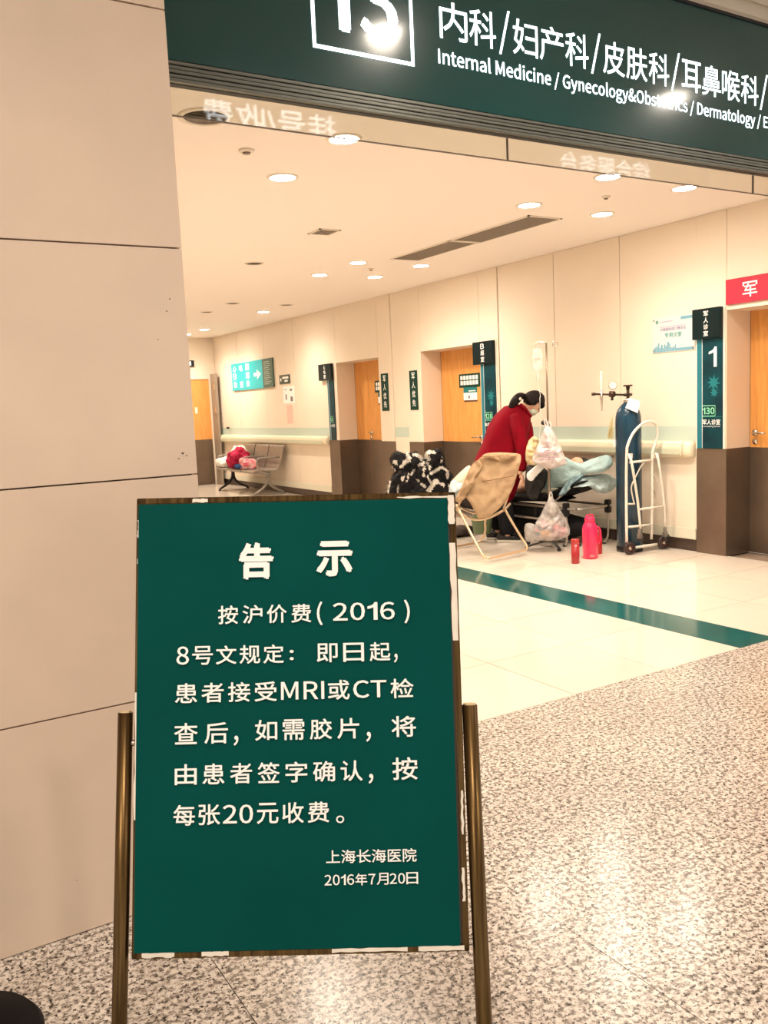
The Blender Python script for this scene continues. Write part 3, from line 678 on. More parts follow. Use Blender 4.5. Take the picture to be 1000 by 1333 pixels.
rows = [('heading_character', [('告', -.109, 1.105, -.0415, 1.1765, .045)]), ('heading_character', [('示', .040, 1.1075, .1113, 1.1765, .045)]),
 ('lettering', spaced('按沪价费', -.1492, 1.0205, 1.056, .0468, .0385) + [('(', .0405, 1.0145, .0515, 1.060), ('2016', .0715, 1.0225, .1905, 1.0565), (')', .2085, 1.0145, .2195, 1.060)]),
 ('lettering', [('8', -.2286, .9455, -.2045, .980)] + spaced('号文规定', -.1985, .9445, .980, .0452, .0395) + [(':', -.0125, .9495, -.0045, .969, .03)] + spaced('即日起', .0394, .944, .980, .0505, .040) + [(',', .187, .9405, .194, .9575, .02)]),
 ('lettering', spaced('患者接受', -.2311, .8735, .9105, .0468, .0395) + [('MRI', -.044, .8755, .0325, .909)] + [('或', .0390, .8735, .0775, .9105), ('CT', .0835, .8755, .1425, .909), ('检', .1495, .8735, .1905, .9105)]),
 ('lettering', spaced('查后', -.232, .797, .8365, .0572, .0445) + [(',', -.1195, .7925, -.1105, .811, .02)] + spaced('如需胶片', -.0791, .8005, .8390, .0518, .0420) + [(',', .131, .7940, .140, .8125, .02), ('将', .1792, .8015, .2256, .8405)]),
 ('lettering', spaced('由患者签字确认', -.2305, .7225, .7605, .0520, .0415) + [(',', .134, .7170, .143, .7350, .02), ('按', .1789, .7225, .2266, .7640)]),
 ('lettering', spaced('每张', -.2326, .6485, .6865, .0470, .0405) + [('20', -.140, .6500, -.0835, .6845)] + spaced('元收费', -.0765, .6485, .6865, .0475, .0405) + [('。', .0716, .6465, .0870, .6605)]),
 ('hospital_lettering', [('上海长海医院', .0519, .5740, .2208, .5985)]),
 ('date_lettering', [('2016年7月20日', .0485, .5340, .2226, .5555)])]
# widen the fourth row to the photograph's measure
r4 = rows[4][1]; k4 = (.223 + .2311) / (.1905 + .2311); rows[4] = ('lettering', [(c, -.2311 + (a + .2311) * k4, b_, -.2311 + (cc + .2311) * k4, d_) for c, a, b_, cc, d_ in [q[:5] for q in r4]])
for nm, r_ in rows: obj(nm, letters(r_, yl, .014), M_WHITE, nb)
for xa, xb, r_ in ((-.3285, -.3325, .0142), (.3300, .3380, .0148)):
    p = B(); tube(p, [(xa, .006, .857), (xb, .006, .29), (xb + (xb - xa) * .52, .006, .0)], r_, 22); obj('pole', p, M_BRASS, nb, True)
    obj('pole_cap', disc((xa, .006, .858), r_ * .82, .004, 20), mat('worn bright cap', (.75, .58, .34), .35, metal=.6), nb, label='bright worn round cap')
for s_ in (-1, 1):
    obj('pivot_bolt', disc((s_ * .317, .008, .80), .006, .02, 10, 'X'), M_CHROME, nb)
# rear struts that let the stand lean back, from the pole heads to the floor
def w2loc(p): return BM.inverted() @ (Vector(p) - Vector((0.5563, 1.312, 0)))
for xa, xb in ((-.3285, -.3346), (.3300, .3422)):
    top = loc2w((xa, .02, .84)); P0 = loc2w((xb, .006, 0)); d = top - EYE; Q = EYE + d * (-EYE.z / d.z); dd = (Q - P0).normalized(); foot = P0 + dd * .42; foot.z = .01
    obj('rear_strut', tube(B(), [w2loc(EYE + (top - EYE) * 1.012), w2loc(foot)], .009, 10), M_BRASS, nb, True)
bpy.context.view_layer.update()

# black queue post foot at the lower left corner
t = thing('queue_post', 'black round domed post foot on granite at the bottom left corner', 'barrier post', (.075, 2.06, 0))
M_RUB = mat('black rubber', (.004, .003, .004), .6, spec=.12)
obj('base', lathe([(.175, 0), (.178, .02), (.165, .038), (.10, .052), (.03, .058)], n=40), M_RUB, t, True)
obj('post', rod((0, 0, .05), (0, 0, .95), .025, 20), M_RUB, t, True)
#PART2
# ================================================================== BENCH
M_BSTEEL = mat('perforated grey bench steel', (0.34, 0.30, 0.25), .35, metal=.7, var=.2, vscale=40, bump=.3, bscale=200)
M_BFRAME = mat('bench frame grey', (0.30, 0.27, 0.24), .35, metal=.7)
bn = thing('waiting_bench', 'grey perforated steel three-seat waiting bench against the far wall', 'bench', (5.85, 14.2, 0))
def W(p): return Vector(p)
BY = [13.30, 13.90, 14.50, 15.10]
for a, b in zip(BY, BY[1:]):
    sh = B(); pr = [(5.60, .405), (5.62, .425), (5.70, .430), (5.95, .415), (6.03, .43), (6.07, .50), (6.12, .66), (6.155, .80), (6.175, .815)]
    loft(sh, [[Vector((x, y, z)) for x, z in pr] + [Vector((x + .012, y, z - .014)) for x, z in pr[::-1]] for y in (a + .02, b - .02)])
    obj('seat_shell', sh, M_BSTEEL, bn, world=True)
obj('cross_beam', bx((5.86, 13.32, .33), (5.92, 15.08, .385), .004), M_BFRAME, bn, world=True)
for y in (13.42, 14.98):
    l = B()
    tube(l, [(5.89, y, .33), (5.87, y, .22), (5.78, y, .12), (5.62, y, .03)], [.030, .026, .022, .018], 10, 3)
    tube(l, [(5.89, y, .33), (5.91, y, .20), (6.0, y, .11), (6.16, y, .03)], [.030, .026, .022, .018], 10, 3)
    disc((5.62, y, .012), .022, .024, 12, 'Z', l); disc((6.16, y, .012), .022, .024, 12, 'Z', l)
    obj('leg_frame', l, M_BFRAME if y < 14 else M_DARK, bn, True, world=True)
for y in (13.31, 13.90, 15.09):
    l = B(); tube(l, [(5.88, y, .36), (5.72, y, .40), (5.66, y, .50), (5.67, y, .60), (5.74, y, .63), (6.06, y, .625)], .016, 10, 4)
    obj('arm_rest', l, M_BFRAME, bn, True, world=True)
M_PINKR = mat('crimson pink cloth', (.62, .03, .09), .75, var=.5, vscale=14)
def lump(name, label, cat, c, rad, m, seed, amp=.25, fr=8, base=None, sub=4, rot=None, grp=None):
    c = Vector(c); b = blob(c, rad, seed, amp, fr, sub, rot, flat=base)
    return solo(name, b, m, label, cat, (c.x, c.y, base if base is not None else c.z - rad[2]), True, grp)
lump('white_bundle', 'white crumpled plastic bag at the left end of the far bench', 'bag', (5.80, 14.92, .50), (.20, .26, .10), mat('white crumpled plastic', (.80, .77, .70), .5), 3, base=.435)
lump('plush_pillow', 'white fluffy bundle behind the red jacket on the far bench', 'bundle', (5.93, 14.72, .64), (.14, .17, .15), mat('white fleece', (.78, .72, .64), .9, bump=.5), 5, base=.44)
lump('red_jacket', 'crimson red jacket heaped on the middle of the far bench', 'jacket', (5.79, 14.42, .58), (.16, .20, .17), M_PINKR, 8, .45, 9, base=.437)
lump('pink_bag', 'small red and pink bag at the right of the far bench', 'bag', (5.76, 13.88, .50), (.13, .16, .10), mat('red pink bag', (.68, .06, .12), .6, col2=(.75, .5, .48), vscale=12), 11, .4, 10, base=.438)
lump('blue_cloth', 'navy blue cloth folded under the red and pink bags on the bench', 'cloth', (5.70, 14.06, .465), (.10, .26, .04), mat('navy cloth', (.03, .07, .17), .8), 13, .3, 10, base=.436)
h = B(); tube(h, [onD(294, 607, 15.7), onD(297, 602, 15.7), onD(304, 601, 15.7), onD(312, 597, 15.7), onD(318, 600, 15.7)], .008, 8, 4)
solo('wire_hanger', h, M_CHROME, 'thin bent wire hanger on top of the white bundle on the bench', 'hanger', onD(304, 606, 15.7), True)

# ================================================================== OXYGEN CYLINDER AND TROLLEY
cy = Vector((5.905, 5.52, 0))
oc = thing('oxygen_cylinder', 'tall dark blue oxygen cylinder strapped in the white trolley', 'gas cylinder', cy)
M_CYL = mat('dark blue cylinder paint', (.006, .045, .085), .25, vscale=5, col2=(.004, .026, .045))
R_ = .112
obj('body', lathe([(.0, .03), (.095, .03), (R_, .05), (R_, 1.165), (.110, 1.20), (.102, 1.24), (.086, 1.275), (.066, 1.30), (.045, 1.32), (.035, 1.33)], n=36), M_CYL, oc, True)
obj('foot_ring', lathe([(R_, .0), (R_ + .003, .0), (R_ + .003, .045), (R_, .045)], n=30), M_DARK, oc, True)
obj('neck_ring', lathe([(.0, 1.325), (.038, 1.325), (.038, 1.36), (.018, 1.365), (.0, 1.365)], n=20), M_CHROME, oc, True)
M_BRZ = mat('dark bronze valve', (.06, .035, .022), .35, metal=.7)
v = B(); tube(v, [(0, 0, 1.36), (0, 0, 1.45)], .014, 12); tube(v, [(-.045, 0, 1.395), (.04, 0, 1.395)], .014, 12); obj('valve', v, M_BRZ, oc, True)
w = B(); disc((0, 0, 1.475), .040, .014, 20, 'Z', w); disc((0, 0, 1.46), .018, .025, 12, 'Z', w); obj('hand_wheel', w, M_BRZ, oc, True)
# regulator group reaching to the left
rg = B(); tube(rg, [(-.04, 0, 1.395), tuple(-RIGHT * .30 + Vector((0, 0, 1.40)))], .009, 10); disc(-RIGHT * .14 + Vector((0, 0, 1.40)), .026, .05, 16, RIGHT, rg); tube(rg, [-RIGHT * .14 + Vector((0, 0, 1.40)), -RIGHT * .14 + Vector((0, 0, 1.345))], .012, 10)
disc(-RIGHT * .305 + Vector((0, 0, 1.40)), .014, .03, 12, RIGHT, rg)
reg = obj('regulator', rg, M_BRZ, oc, True)
g = B(); c = -RIGHT * .135 + Vector((0, -.0, 1.475)); disc(c, .036, .022, 24, -AWAY, g); obj('gauge', g, M_CHROME, reg, True); obj('gauge_dial', disc(c - AWAY * .012, .031, .002, 24, AWAY), M_TORN, reg)
fm = B(); tube(fm, [-RIGHT * .235 + Vector((0, 0, 1.36)), -RIGHT * .235 + Vector((0, 0, 1.60))], [.014, .011], 14); obj('flow_tube', fm, film('clear flow tube plastic', (.9, .88, .8), .35), reg, True)
fm = B(); tube(fm, [-RIGHT * .235 + Vector((0, 0, 1.43)), -RIGHT * .235 + Vector((0, 0, 1.36)), -RIGHT * .232 + Vector((0, 0, 1.25))], [.017, .013, .004], 12); obj('flow_meter_base', fm, M_CHROME, reg, True)
# paper tag hung at the valve
tg = B(); tc = Vector((0, 0, 1.29)) - AWAY * .115
P4 = [tc + RIGHT * a + UP * b for a, b in ((-.055, -.01), (.05, -.055), (.075, .045), (-.02, .075))]
loft(tg, [[p for p in P4], [p + AWAY * .002 + UP * .001 for p in P4]]); obj('paper_tag', tg, M_WHITE, oc)
# coil of straw coloured tubing at the left
co = B(); rnd = random.Random(4)
for k in range(9):
    a = -RIGHT * (.135 + .010 * rnd.random()) + UP * (1.22 - .01 * k); b = -RIGHT * (.150 + .035 * rnd.random()) + UP * (1.03 - .012 * rnd.random())
    tube(co, [a, a * .5 + b * .5 - RIGHT * .012 * rnd.random() - AWAY * .02 * rnd.random(), b, b + RIGHT * .012, (a + b) / 2 + RIGHT * .01], .0035, 6, 3)
obj('coiled_tubing', co, mat('yellowed tubing', (.50, .42, .20), .5), oc, True, kind='stuff')
tp_ = B(); box(tp_, (-.006, -.008, -.03), (.012, .008, .03), .002); bmesh.ops.translate(tp_, verts=tp_.verts, vec=-RIGHT * .125 + UP * .965); obj('white_clip', tp_, M_WHITE, oc)

M_TW = mat('chipped white trolley paint', (.82, .76, .66), .35, var=.12, vscale=30)
tr = thing('cylinder_trolley', 'white tubular hand trolley on wheels carrying the blue oxygen cylinder', 'trolley', (5.95, 5.38, 0))
yA = 5.385; T = lambda px, py, y=yA: onY(px, py, y)
postL = [T(816, 706), T(815.5, 650), T(816, 592)]; postR = [T(848, 702), T(849, 650), T(849, 595)]
f1 = B(); tube(f1, postL + [T(818, 578), T(825, 563), T(836, 552), T(846, 548.5), T(854, 553), T(856, 565), T(853, 578)] + postR[::-1], .0125, 12, 4)
obj('main_frame', f1, M_TW, tr, True, world=True)
for (a, b, r_) in (((820, 602), (848, 599), .011), ((818, 686), (849, 683), .011), ((818, 656), (826, 656), .008), ((826, 713), (864, 707), .012)):
    obj('cross_bar', tube(B(), [T(*a), T(*b)], r_, 10), M_TW, tr, True, world=True)
yB = 5.30; T2 = lambda px, py: onY(px, py, yB)
for pts in (((818, 592), (822, 600), (830, 650), (834, 688)), ((853, 591), (857, 598), (864, 650), (866, 686))):
    obj('stand_leg', tube(B(), [T(*pts[0])] + [T2(*p) for p in pts[1:]], .0115, 10, 3), M_TW, tr, True, world=True)
obj('stand_bar', tube(B(), [T2(833, 663), T2(864, 659)], .010, 10), M_TW, tr, True, world=True)
for px in (819, 853):
    obj('pivot_bracket', box(B(), T(px - 3.5, 597) - Vector((0, .015, 0)), T(px + 3.5, 590) + Vector((0, .012, 0)), .003), M_TW, tr, world=True)
st = B(); tube(st, [T(839, 602), T(834, 608), T(827, 622), T(822, 634), T(824, 648), T(826, 656)], .006, 8, 4); obj('bent_rod', st, M_TW, tr, True, world=True)
ch = B()
for k in range(14):
    p = T(851 + 1.5 * math.sin(k), 620 + k * 3.0); q = T(851.5 + 1.5 * math.sin(k + 1), 623.5 + k * 3.0); tube(ch, [p, q], .004 if k % 2 else .0055, 6)
obj('chain', ch, M_CHROME, tr, True, world=True, kind='stuff')
def wheel(c, r, w, ax=(.2, 1, 0)):
    ax = Vector(ax).normalized()
    b = B(); u, v_ = frame_at(ax); c = Vector(c)
    prof = [(r * .62, -w * .5), (r * .9, -w * .5), (r, -w * .3), (r, w * .3), (r * .9, w * .5), (r * .62, w * .5)]
    loft(b, [[c + ax * h + (u * math.cos(2 * math.pi * k / 28) + v_ * math.sin(2 * math.pi * k / 28)) * rr for k in range(28)] for rr, h in prof], cap=False)
    t_ = obj('wheel', b, mat('brown black rubber tyre', (.035, .018, .014), .5), tr, True, world=True)
    b = B(); disc(c, r * .63, w * .7, 20, ax, b); obj('wheel_rim', b, mat('dull red brown rim', (.16, .07, .05), .45), t_, True, world=True)
    b = B(); disc(c, r * .22, w * 1.1, 14, ax, b); obj('wheel_hub', b, M_CHROME, t_, True, world=True)
    b = B()
    for k in range(5):
        d = u * math.cos(k * 1.2566) + v_ * math.sin(k * 1.2566); disc(c + d * r * .42, r * .11, w * .8, 10, ax, b)
    obj('rim_holes', b, M_DARK, t_, True, world=True)
wheel((5.745, 5.372, .058), .058, .034); wheel((6.165, 5.360, .060), .060, .034)
for px, py in ((833, 696), (866, 694)):
    c = T2(px, py); b = B(); tube(b, [c + UP * .05, c + UP * .012], .016, 12); box(b, c + Vector((-.02, -.016, -.035)), c + Vector((.02, .016, .012)), .004)
    cs = obj('caster_bracket', b, M_BFRAME, tr, world=True); obj('caster_wheel', disc(c - UP * .035 + Vector((.012, 0, 0)), .030, .022, 20, (.2, 1, 0)), mat('black caster rubber', (.02, .017, .016), .5), cs, True, world=True)

# ================================================================== THERMOS BOTTLES
def bottle(name, label, c, prof, m, extra=None):
    t_ = thing(name, label, 'flask', c); obj('body', lathe(prof, n=28), m, t_, True); return t_
M_PK = mat('hot pink glossy plastic', (.86, .012, .10), .22, coat=.4)
M_DR = mat('dark red lacquer', (.36, .010, .014), .25, coat=.4)
t = bottle('pink_thermos', 'hot pink thermos flask with carrying ring standing on the floor by the trolley', (5.40, 5.50, 0), [(.058, 0), (.066, .008), (.066, .25), (.060, .285), (.044, .315), (.040, .322)], M_PK)
obj('cap', lathe([(.044, .318), (.044, .350), (.036, .362), (.0, .364)], n=24), M_PK, t, True)
hn = B(); tube(hn, [(-.040, 0, .335), (-.043, 0, .368), (-.02, 0, .380), (.02, 0, .380), (.043, 0, .368), (.040, 0, .335)], .006, 8, 4); obj('carry_ring', hn, M_PK, t, True)
sh_ = B(); tube(sh_, [tuple(RIGHT * .064 + Vector((0, 0, .275))), tuple(RIGHT * .088 + Vector((0, 0, .25))), tuple(RIGHT * .088 + Vector((0, 0, .16))), tuple(RIGHT * .064 + Vector((0, 0, .13)))], .008, 10, 4); obj('side_handle', sh_, M_PK, t, True)
lp = B(); letters([('350', -.020, .020, .020, .040, .02)], 0, bm=lp)
for v_ in lp.verts: v_.co = RIGHT * v_.co.x + UP * v_.co.z - AWAY * .0672
obj('print', lp, M_TORN, t)
t = bottle('dark_red_flask', 'slim dark red cylindrical flask standing alone left of the pink thermos', (5.14, 5.41, 0), [(.032, 0), (.0345, .004), (.0345, .165)], M_DR)
obj('lid', lathe([(.0350, .166), (.0355, .17), (.0355, .203), (.033, .208), (.0, .208)], n=24), mat('red flask lid', (.42, .035, .035), .3), t, True)
t = bottle('red_flask', 'short red flask standing just behind the pink thermos', (5.60, 5.62, 0), [(.044, 0), (.047, .006), (.047, .155), (.042, .17)], mat('bright red plastic', (.55, .012, .02), .3))
obj('lid', lathe([(.040, .168), (.042, .172), (.042, .205), (.036, .212), (.0, .213)], n=24), mat('red brown lid', (.32, .05, .04), .4), t, True)

# ================================================================== IV STAND, BAGS
ib = Vector((5.556, 6.178, 0))
iv = thing('drip_stand', 'steel drip stand on a dark five-arm foot with hooks on top', 'drip stand', ib)
M_POLE = mat('brown steel pole', (.30, .235, .17), .35, metal=.7)
obj('lower_pole', rod((0, 0, .05), (0, 0, 1.14), .0135, 14), M_POLE, iv, True); obj('upper_pole', rod((0, 0, 1.10), (0, 0, 1.905), .009, 12), M_POLE, iv, True)
k = B(); disc((0, 0, 1.15), .020, .06, 16, 'Z', k); cl = obj('height_clamp', k, M_CHROME, iv, True)
k = B(); ellip(-RIGHT * .042 + UP * 1.17, (.022, .022, .022), bm=k); tube(k, [UP * 1.165, -RIGHT * .03 + UP * 1.168], .007, 8); obj('clamp_knob', k, M_DARK, cl, True)
for s_, up in ((-1, 1), (1, 1)):
    h = B(); d = RIGHT * s_; z = 1.90
    tube(h, [UP * z, d * .04 + UP * (z + .008), d * .085 + UP * (z + .010), d * .105 + UP * (z - .012), d * .088 + UP * (z - .032), d * .062 + UP * (z - .022), d * .06 + UP * (z - .004)], .0042, 8, 4)
    obj('hook', h, M_CHROME, iv, True)
for k_ in range(5):
    a = k_ * 2 * math.pi / 5 + .5; d = Vector((math.cos(a), math.sin(a), 0)); b = B()
    tube(b, [d * .02 + UP * .075, d * .12 + UP * .060, d * .27 + UP * .030], [.016, .013, .011], 8); ft = obj('foot_arm', b, mat('dark grey foot', (.05, .042, .036), .45), iv, True)
    b = B(); disc(d * .265 + UP * .018, .016, .022, 12, 'X', b); obj('caster', b, M_DARK, ft, True)
obj('foot_hub', lathe([(.0, .05), (.03, .05), (.03, .095), (.016, .105), (.0, .105)], n=16), M_DARK, iv, True)
# infusion bag and line
M_CLEAR = film('clear drip plastic', (.85, .83, .76), .38)
dp = ib - RIGHT * .085 + UP * 1.72
db = thing('drip_bag', 'translucent infusion bag hanging from the left hook of the drip stand', 'drip bag', dp)
o_ = [dp + RIGHT * a + UP * b for a, b in ((-.045, .12), (0, .135), (.045, .12), (.05, .04), (.045, -.05), (.0, -.075), (-.045, -.05), (-.05, .04))]
obj('pouch', puff(o_, .016, amp=.003, rings=6, per=3), M_CLEAR, db, True, world=True)
h = B(); tube(h, [dp + UP * .13 , dp + UP * .158 + RIGHT * .004], .004, 8); obj('eyelet', h, M_TORN, db, True, world=True)
h = B(); tube(h, [dp - UP * .07, dp - UP * .16], [.010, .013], 10); obj('drip_chamber', h, M_CLEAR, db, True, world=True)

lt = B(); letters([('0.9%', -.028, .02, .028, .045, .01)], 0, bm=lt)
for v_ in lt.verts: v_.co = dp + RIGHT * v_.co.x + UP * v_.co.z - AWAY * .022
obj('print', lt, mat('faded grey ink', (.3, .3, .26), .6), db, world=True)
pts = [dp - UP * .16, dp - UP * .30 + RIGHT * .02, onD(703, 520, 8.0), onD(703, 560, 8.05), onD(700, 600, 8.2), onD(699, 625, 8.35)]
h = B(); tube(h, pts, .0022, 6, 5); obj('line', h, mat('white tubing', (.85, .83, .78), .4), db, True, world=True)

# plastic carrier bag on the clamp knob
M_PBAG = film('white pink plastic bag', (.78, .68, .64), .80)
def hang_bag(name, label, top, outline, thick, m, seed, cat='bag', amp=.018, fr=16, dep=None):
    t_ = thing(name, label, cat, top)
    obj('bag_body', puff(outline, thick, amp=amp, fr=fr, seed=seed, rings=12, per=6, fold=.004), m, t_, True, world=True); return t_
dB = 8.10
O = [onD(*p, dB) for p in ((710, 556), (716, 556), (723, 566), (728, 578), (734, 592), (738, 603), (730, 607), (717, 610.5), (704, 606), (694, 601), (697, 588), (703, 573))]
t = hang_bag('carrier_bag', 'white plastic carrier bag with faded print hanging at mid height of the drip stand', onD(714, 550, dB), O, .085, M_PBAG, 3)
h = B(); tube(h, [onD(713, 562, dB), onD(709.5, 552, dB), onD(708.5, 546.5, dB), onD(711, 547, dB), onD(715, 560, dB)], [.006, .009], 8, 5)
tube(h, [onD(715, 563, dB), onD(717, 553, dB), onD(714, 548, dB)], [.012, .006], 8, 4); obj('handle_loop', h, M_PBAG, t, True, world=True)
pr = B()
for i, (a, b, z) in enumerate(((708, 716, 577), (706, 719, 583), (708, 716, 587.5), (703, 724, 590), (702, 713, 593), (706, 726, 596), (701, 722, 599))):
    p, q = onD(a, z, dB - .13), onD(b, z - 1, dB - .13); tube(pr, [p, (p + q) / 2 + UP * .004, q], .0035, 6)
obj('faded_print', pr, mat('faded violet ink', (.36, .20, .30), .6), t, world=True)
O = [onD(*p, 8.35) for p in ((690, 572), (696, 568), (702, 575), (705, 592), (703, 603), (692, 606), (685, 600), (685, 584))]
t = hang_bag('food_bag', 'yellowish crumpled paper bag behind the carrier bag, beside the woman', onD(694, 568, 8.35), O, .06, mat('yellow brown paper', (.70, .50, .24), .7, col2=(.86, .74, .50), vscale=22), 9, amp=.03)
# rubbish bag
dR = 7.98
O = [onD(*p, dR) for p in ((715, 648), (720, 648), (728, 661), (736, 674), (742, 688), (738, 699), (728, 703), (712, 704), (698, 702), (692, 696), (697, 682), (706, 666))]
M_RB = film('clear crumpled rubbish bag', (.66, .62, .58), .46, .12)
t = hang_bag('rubbish_bag', 'clear plastic rubbish bag full of crumpled wrappers hanging low on the drip stand', onD(717, 643, dR), O, .10, M_RB, 21, amp=.022, fr=20)
h = B(); tube(h, [onD(714, 652, dR), onD(716, 643, dR), onD(717, 640, dR + .03), onD(718.5, 643, dR), onD(720, 652, dR)], [.006, .007], 8, 4); obj('bag_tie', h, M_RB, t, True, world=True)
O = [onD(*p, dR + .12) for p in ((684, 683), (692, 681), (700, 686), (704, 698), (700, 706), (688, 705), (683, 697))]
t2_ = thing('spare_bag', 'grey see-through plastic bag resting on the floor left of the rubbish bag', 'bag', onD(693, 706, dR + .12))
obj('bag_body', puff(O, .07, amp=.02, seed=5, per=5), M_RB, t2_, True, world=True)
cols = [(.75, .25, .28), (.80, .74, .66), (.16, .20, .26), (.72, .42, .20), (.85, .80, .74), (.70, .30, .36), (.45, .45, .47), (.80, .35, .38)]
rnd = random.Random(12); cm = [mat('wrapper %d' % i, c, .55) for i, c in enumerate(cols)]
gb = B(); 
for i in range(26):
    px = rnd.uniform(701, 735); py = rnd.uniform(676, 698)
    if py < 682 and px < 712: px += 14
    blob(onD(px, py, dR + rnd.uniform(-.035, .05)), (rnd.uniform(.018, .04), rnd.uniform(.015, .03), rnd.uniform(.015, .03)), i, .6, 30, 2, bm=gb, mi=(5 if px > 725 and i % 2 else i % 8))
solo('crumpled_wrappers', gb, cm, 'red, white and grey crumpled wrappers inside the clear rubbish bag', 'rubbish', onD(717, 700, dR), kind='stuff')

# ================================================================== FOLDING BED with quilts
bed = thing('folding_bed', 'low black folding bed with steel tube frame along the wall', 'bed', (5.87, 6.75, 0))
M_BT = mat('grey bed tube', (.48, .44, .38), .28, metal=.8); M_BLK = mat('black bed fabric', (.014, .014, .015), .7, bump=.4)
Y0, Y1, XA, XB, ZR = 5.93, 7.80, 5.66, 6.12, .36
obj('frame_loop', tube(B(), [(XA, Y1, ZR), (XA, Y0 + .18, ZR), (XA + .03, Y0 + .05, ZR), (XA + .12, Y0, ZR), (XB - .12, Y0, ZR), (XB - .03, Y0 + .05, ZR), (XB, Y0 + .18, ZR), (XB, Y1, ZR)], .0125, 10, 4), M_BT, bed, True, world=True)
obj('lower_rail', tube(B(), [(XA - .0, Y0 + .30, .235), (XA, Y1, .235)], .0115, 10), M_BT, bed, True, world=True)
obj('sling', puff([(XA + .02, Y0 + .5, ZR + .055), (XB - .02, Y0 + .5, ZR + .055), (XB - .02, Y1, ZR + .03), (XA + .02, Y1, ZR + .03)], .035, UP, amp=.01), M_BLK, bed, True, world=True)
hb_ = [(XA + .02, Y0 + .55, ZR + .06), (XB - .02, Y0 + .55, ZR + .06), (XB - .02, Y0 + .02, .60), (XA + .02, Y0 + .02, .60)]
obj('head_section', puff(hb_, .03, Vector((0, .4, .9)), amp=.008), M_BLK, bed, True, world=True)
obj('prop_strut', tube(B(), [(XA + .02, Y0 + .40, ZR), (XA + .02, Y0 + .10, .56)], .0105, 10), M_BT, bed, True, world=True)
for x, y in ((XA, Y0 + .14), (XB - .02, Y0 + .04)):
    obj('joint_block', bx((x - .026, y - .026, ZR - .07), (x + .026, y + .026, ZR + .055), .006), M_DARK, bed, world=True)
for pts in (((XA, Y0 + .14, ZR - .05), (XA, Y0 + .14, .06), (XA, Y0 + .17, .012)), ((XB - .02, Y0 + .04, ZR - .04), (XB - .02, Y0 + .04, .10), (XB - .05, Y0 + .03, .045), (XB - .10, Y0 + .02, .012)), ((XA, Y1 - .3, ZR), (XA, Y1 - .3, .012)), ((XB, Y1 - .3, ZR), (XB, Y1 - .3, .012))):
    lg = obj('leg', tube(B(), pts, .0115, 10, 3), M_BT, bed, True, world=True)
    obj('rubber_foot', disc((pts[-1][0], pts[-1][1], .008), .018, .016, 12), M_DARK, lg, True, world=True)
obj('side_flap', bx((XA + .014, Y0 + .42, .215), (XA + .024, Y1 - .05, ZR + .02), .003), M_BLK, bed, world=True)
ub = B()
for y in (Y0 + .55, Y0 + .95, Y0 + 1.35): box(ub, (XA, y, ZR - .10), (XA + .012, y + .05, ZR), .003)
obj('strap_set', ub, M_DARK, bed, world=True, kind='stuff')
solo('under_bed_dark_bag', blob((5.92, 6.78, .15), (.22, .80, .145), 4, .10, 4, 4, flat=.01), mat('black bag cloth', (.016, .015, .016), .8), 'black bag shape enlarged to darken the space under the folding bed', 'bag', (5.92, 6.72, .01), True)  # bag made large to stand in for the darkness under the bed
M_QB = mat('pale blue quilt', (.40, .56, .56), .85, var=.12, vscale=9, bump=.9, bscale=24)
M_QB2 = mat('pale blue quilt lit side', (.52, .66, .66), .85, var=.16, vscale=14, bump=1.0, bscale=30)  # quilt blue copied lighter for the pillow, lit look put into the colour
dQ = 8.52
def bedX(px, py): return onX(px, py, 5.72 + (px - 704) / 93 * .20)
O = [bedX(*p) for p in ((704, 636), (709, 622), (715, 607), (724, 597), (734, 594), (745, 600), (757, 603), (767, 601), (779, 595.5), (791, 592.5), (797, 596.5), (797, 605), (790, 611), (778, 615.5), (762, 617), (751, 622), (741, 630), (730, 637))]
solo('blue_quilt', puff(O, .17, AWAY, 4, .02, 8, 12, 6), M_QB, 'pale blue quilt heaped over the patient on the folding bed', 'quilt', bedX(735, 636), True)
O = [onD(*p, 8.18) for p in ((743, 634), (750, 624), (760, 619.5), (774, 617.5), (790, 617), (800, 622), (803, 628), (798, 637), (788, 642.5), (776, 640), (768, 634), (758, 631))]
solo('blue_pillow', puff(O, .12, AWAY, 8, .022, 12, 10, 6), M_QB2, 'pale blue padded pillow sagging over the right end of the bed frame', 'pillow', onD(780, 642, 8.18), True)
O = [onD(*p, 8.12) for p in ((727, 645), (734, 634), (742, 624), (752, 618), (762, 616), (750, 624), (741, 634), (735, 644))]
solo('teal_blanket_edge', puff(O, .05, seed=3, amp=.01), mat('dark blue grey cloth', (.06, .10, .115), .85, col2=(.25, .36, .38), vscale=20), 'dark blue grey blanket edge folded between the quilt and the pillow', 'blanket', onD(740, 644, 8.12), True)
O = [onX(*p, 5.72) for p in ((694, 637), (700, 633.5), (712, 633.8), (722, 634.5), (727, 636), (726, 639.5), (716, 640.5), (702, 641))]
solo('folded_towel', puff(O, .05, seed=6, amp=.008), mat('cream white towel', (.74, .76, .62), .9, bump=.4), 'small folded cream towel on the bed behind the drip stand pole', 'towel', onX(713, 642, 5.72), True)
O = [onD(*p, 8.42) for p in ((686, 608), (697, 604), (712, 612), (711, 626), (704, 640), (698, 650), (688, 648), (684, 632))]
solo('black_coat', puff(O, .12, seed=16, amp=.035, fr=10), mat('black padded cloth', (.010, .010, .011), .6), 'black padded coat hanging over the bed side in front of the quilt', 'coat', onD(697, 650, 8.42), True)
O = [onD(*p, 8.24) for p in ((686, 617), (692, 611), (700, 605), (709, 606.5), (706, 612), (699, 619), (693, 626), (687, 624))]
solo('white_pad', puff(O, .03, seed=2, amp=.006), M_WHITE, 'small white pad lying on the black coat by the woman\'s hands', 'pad', onD(696, 625, 8.24), True)
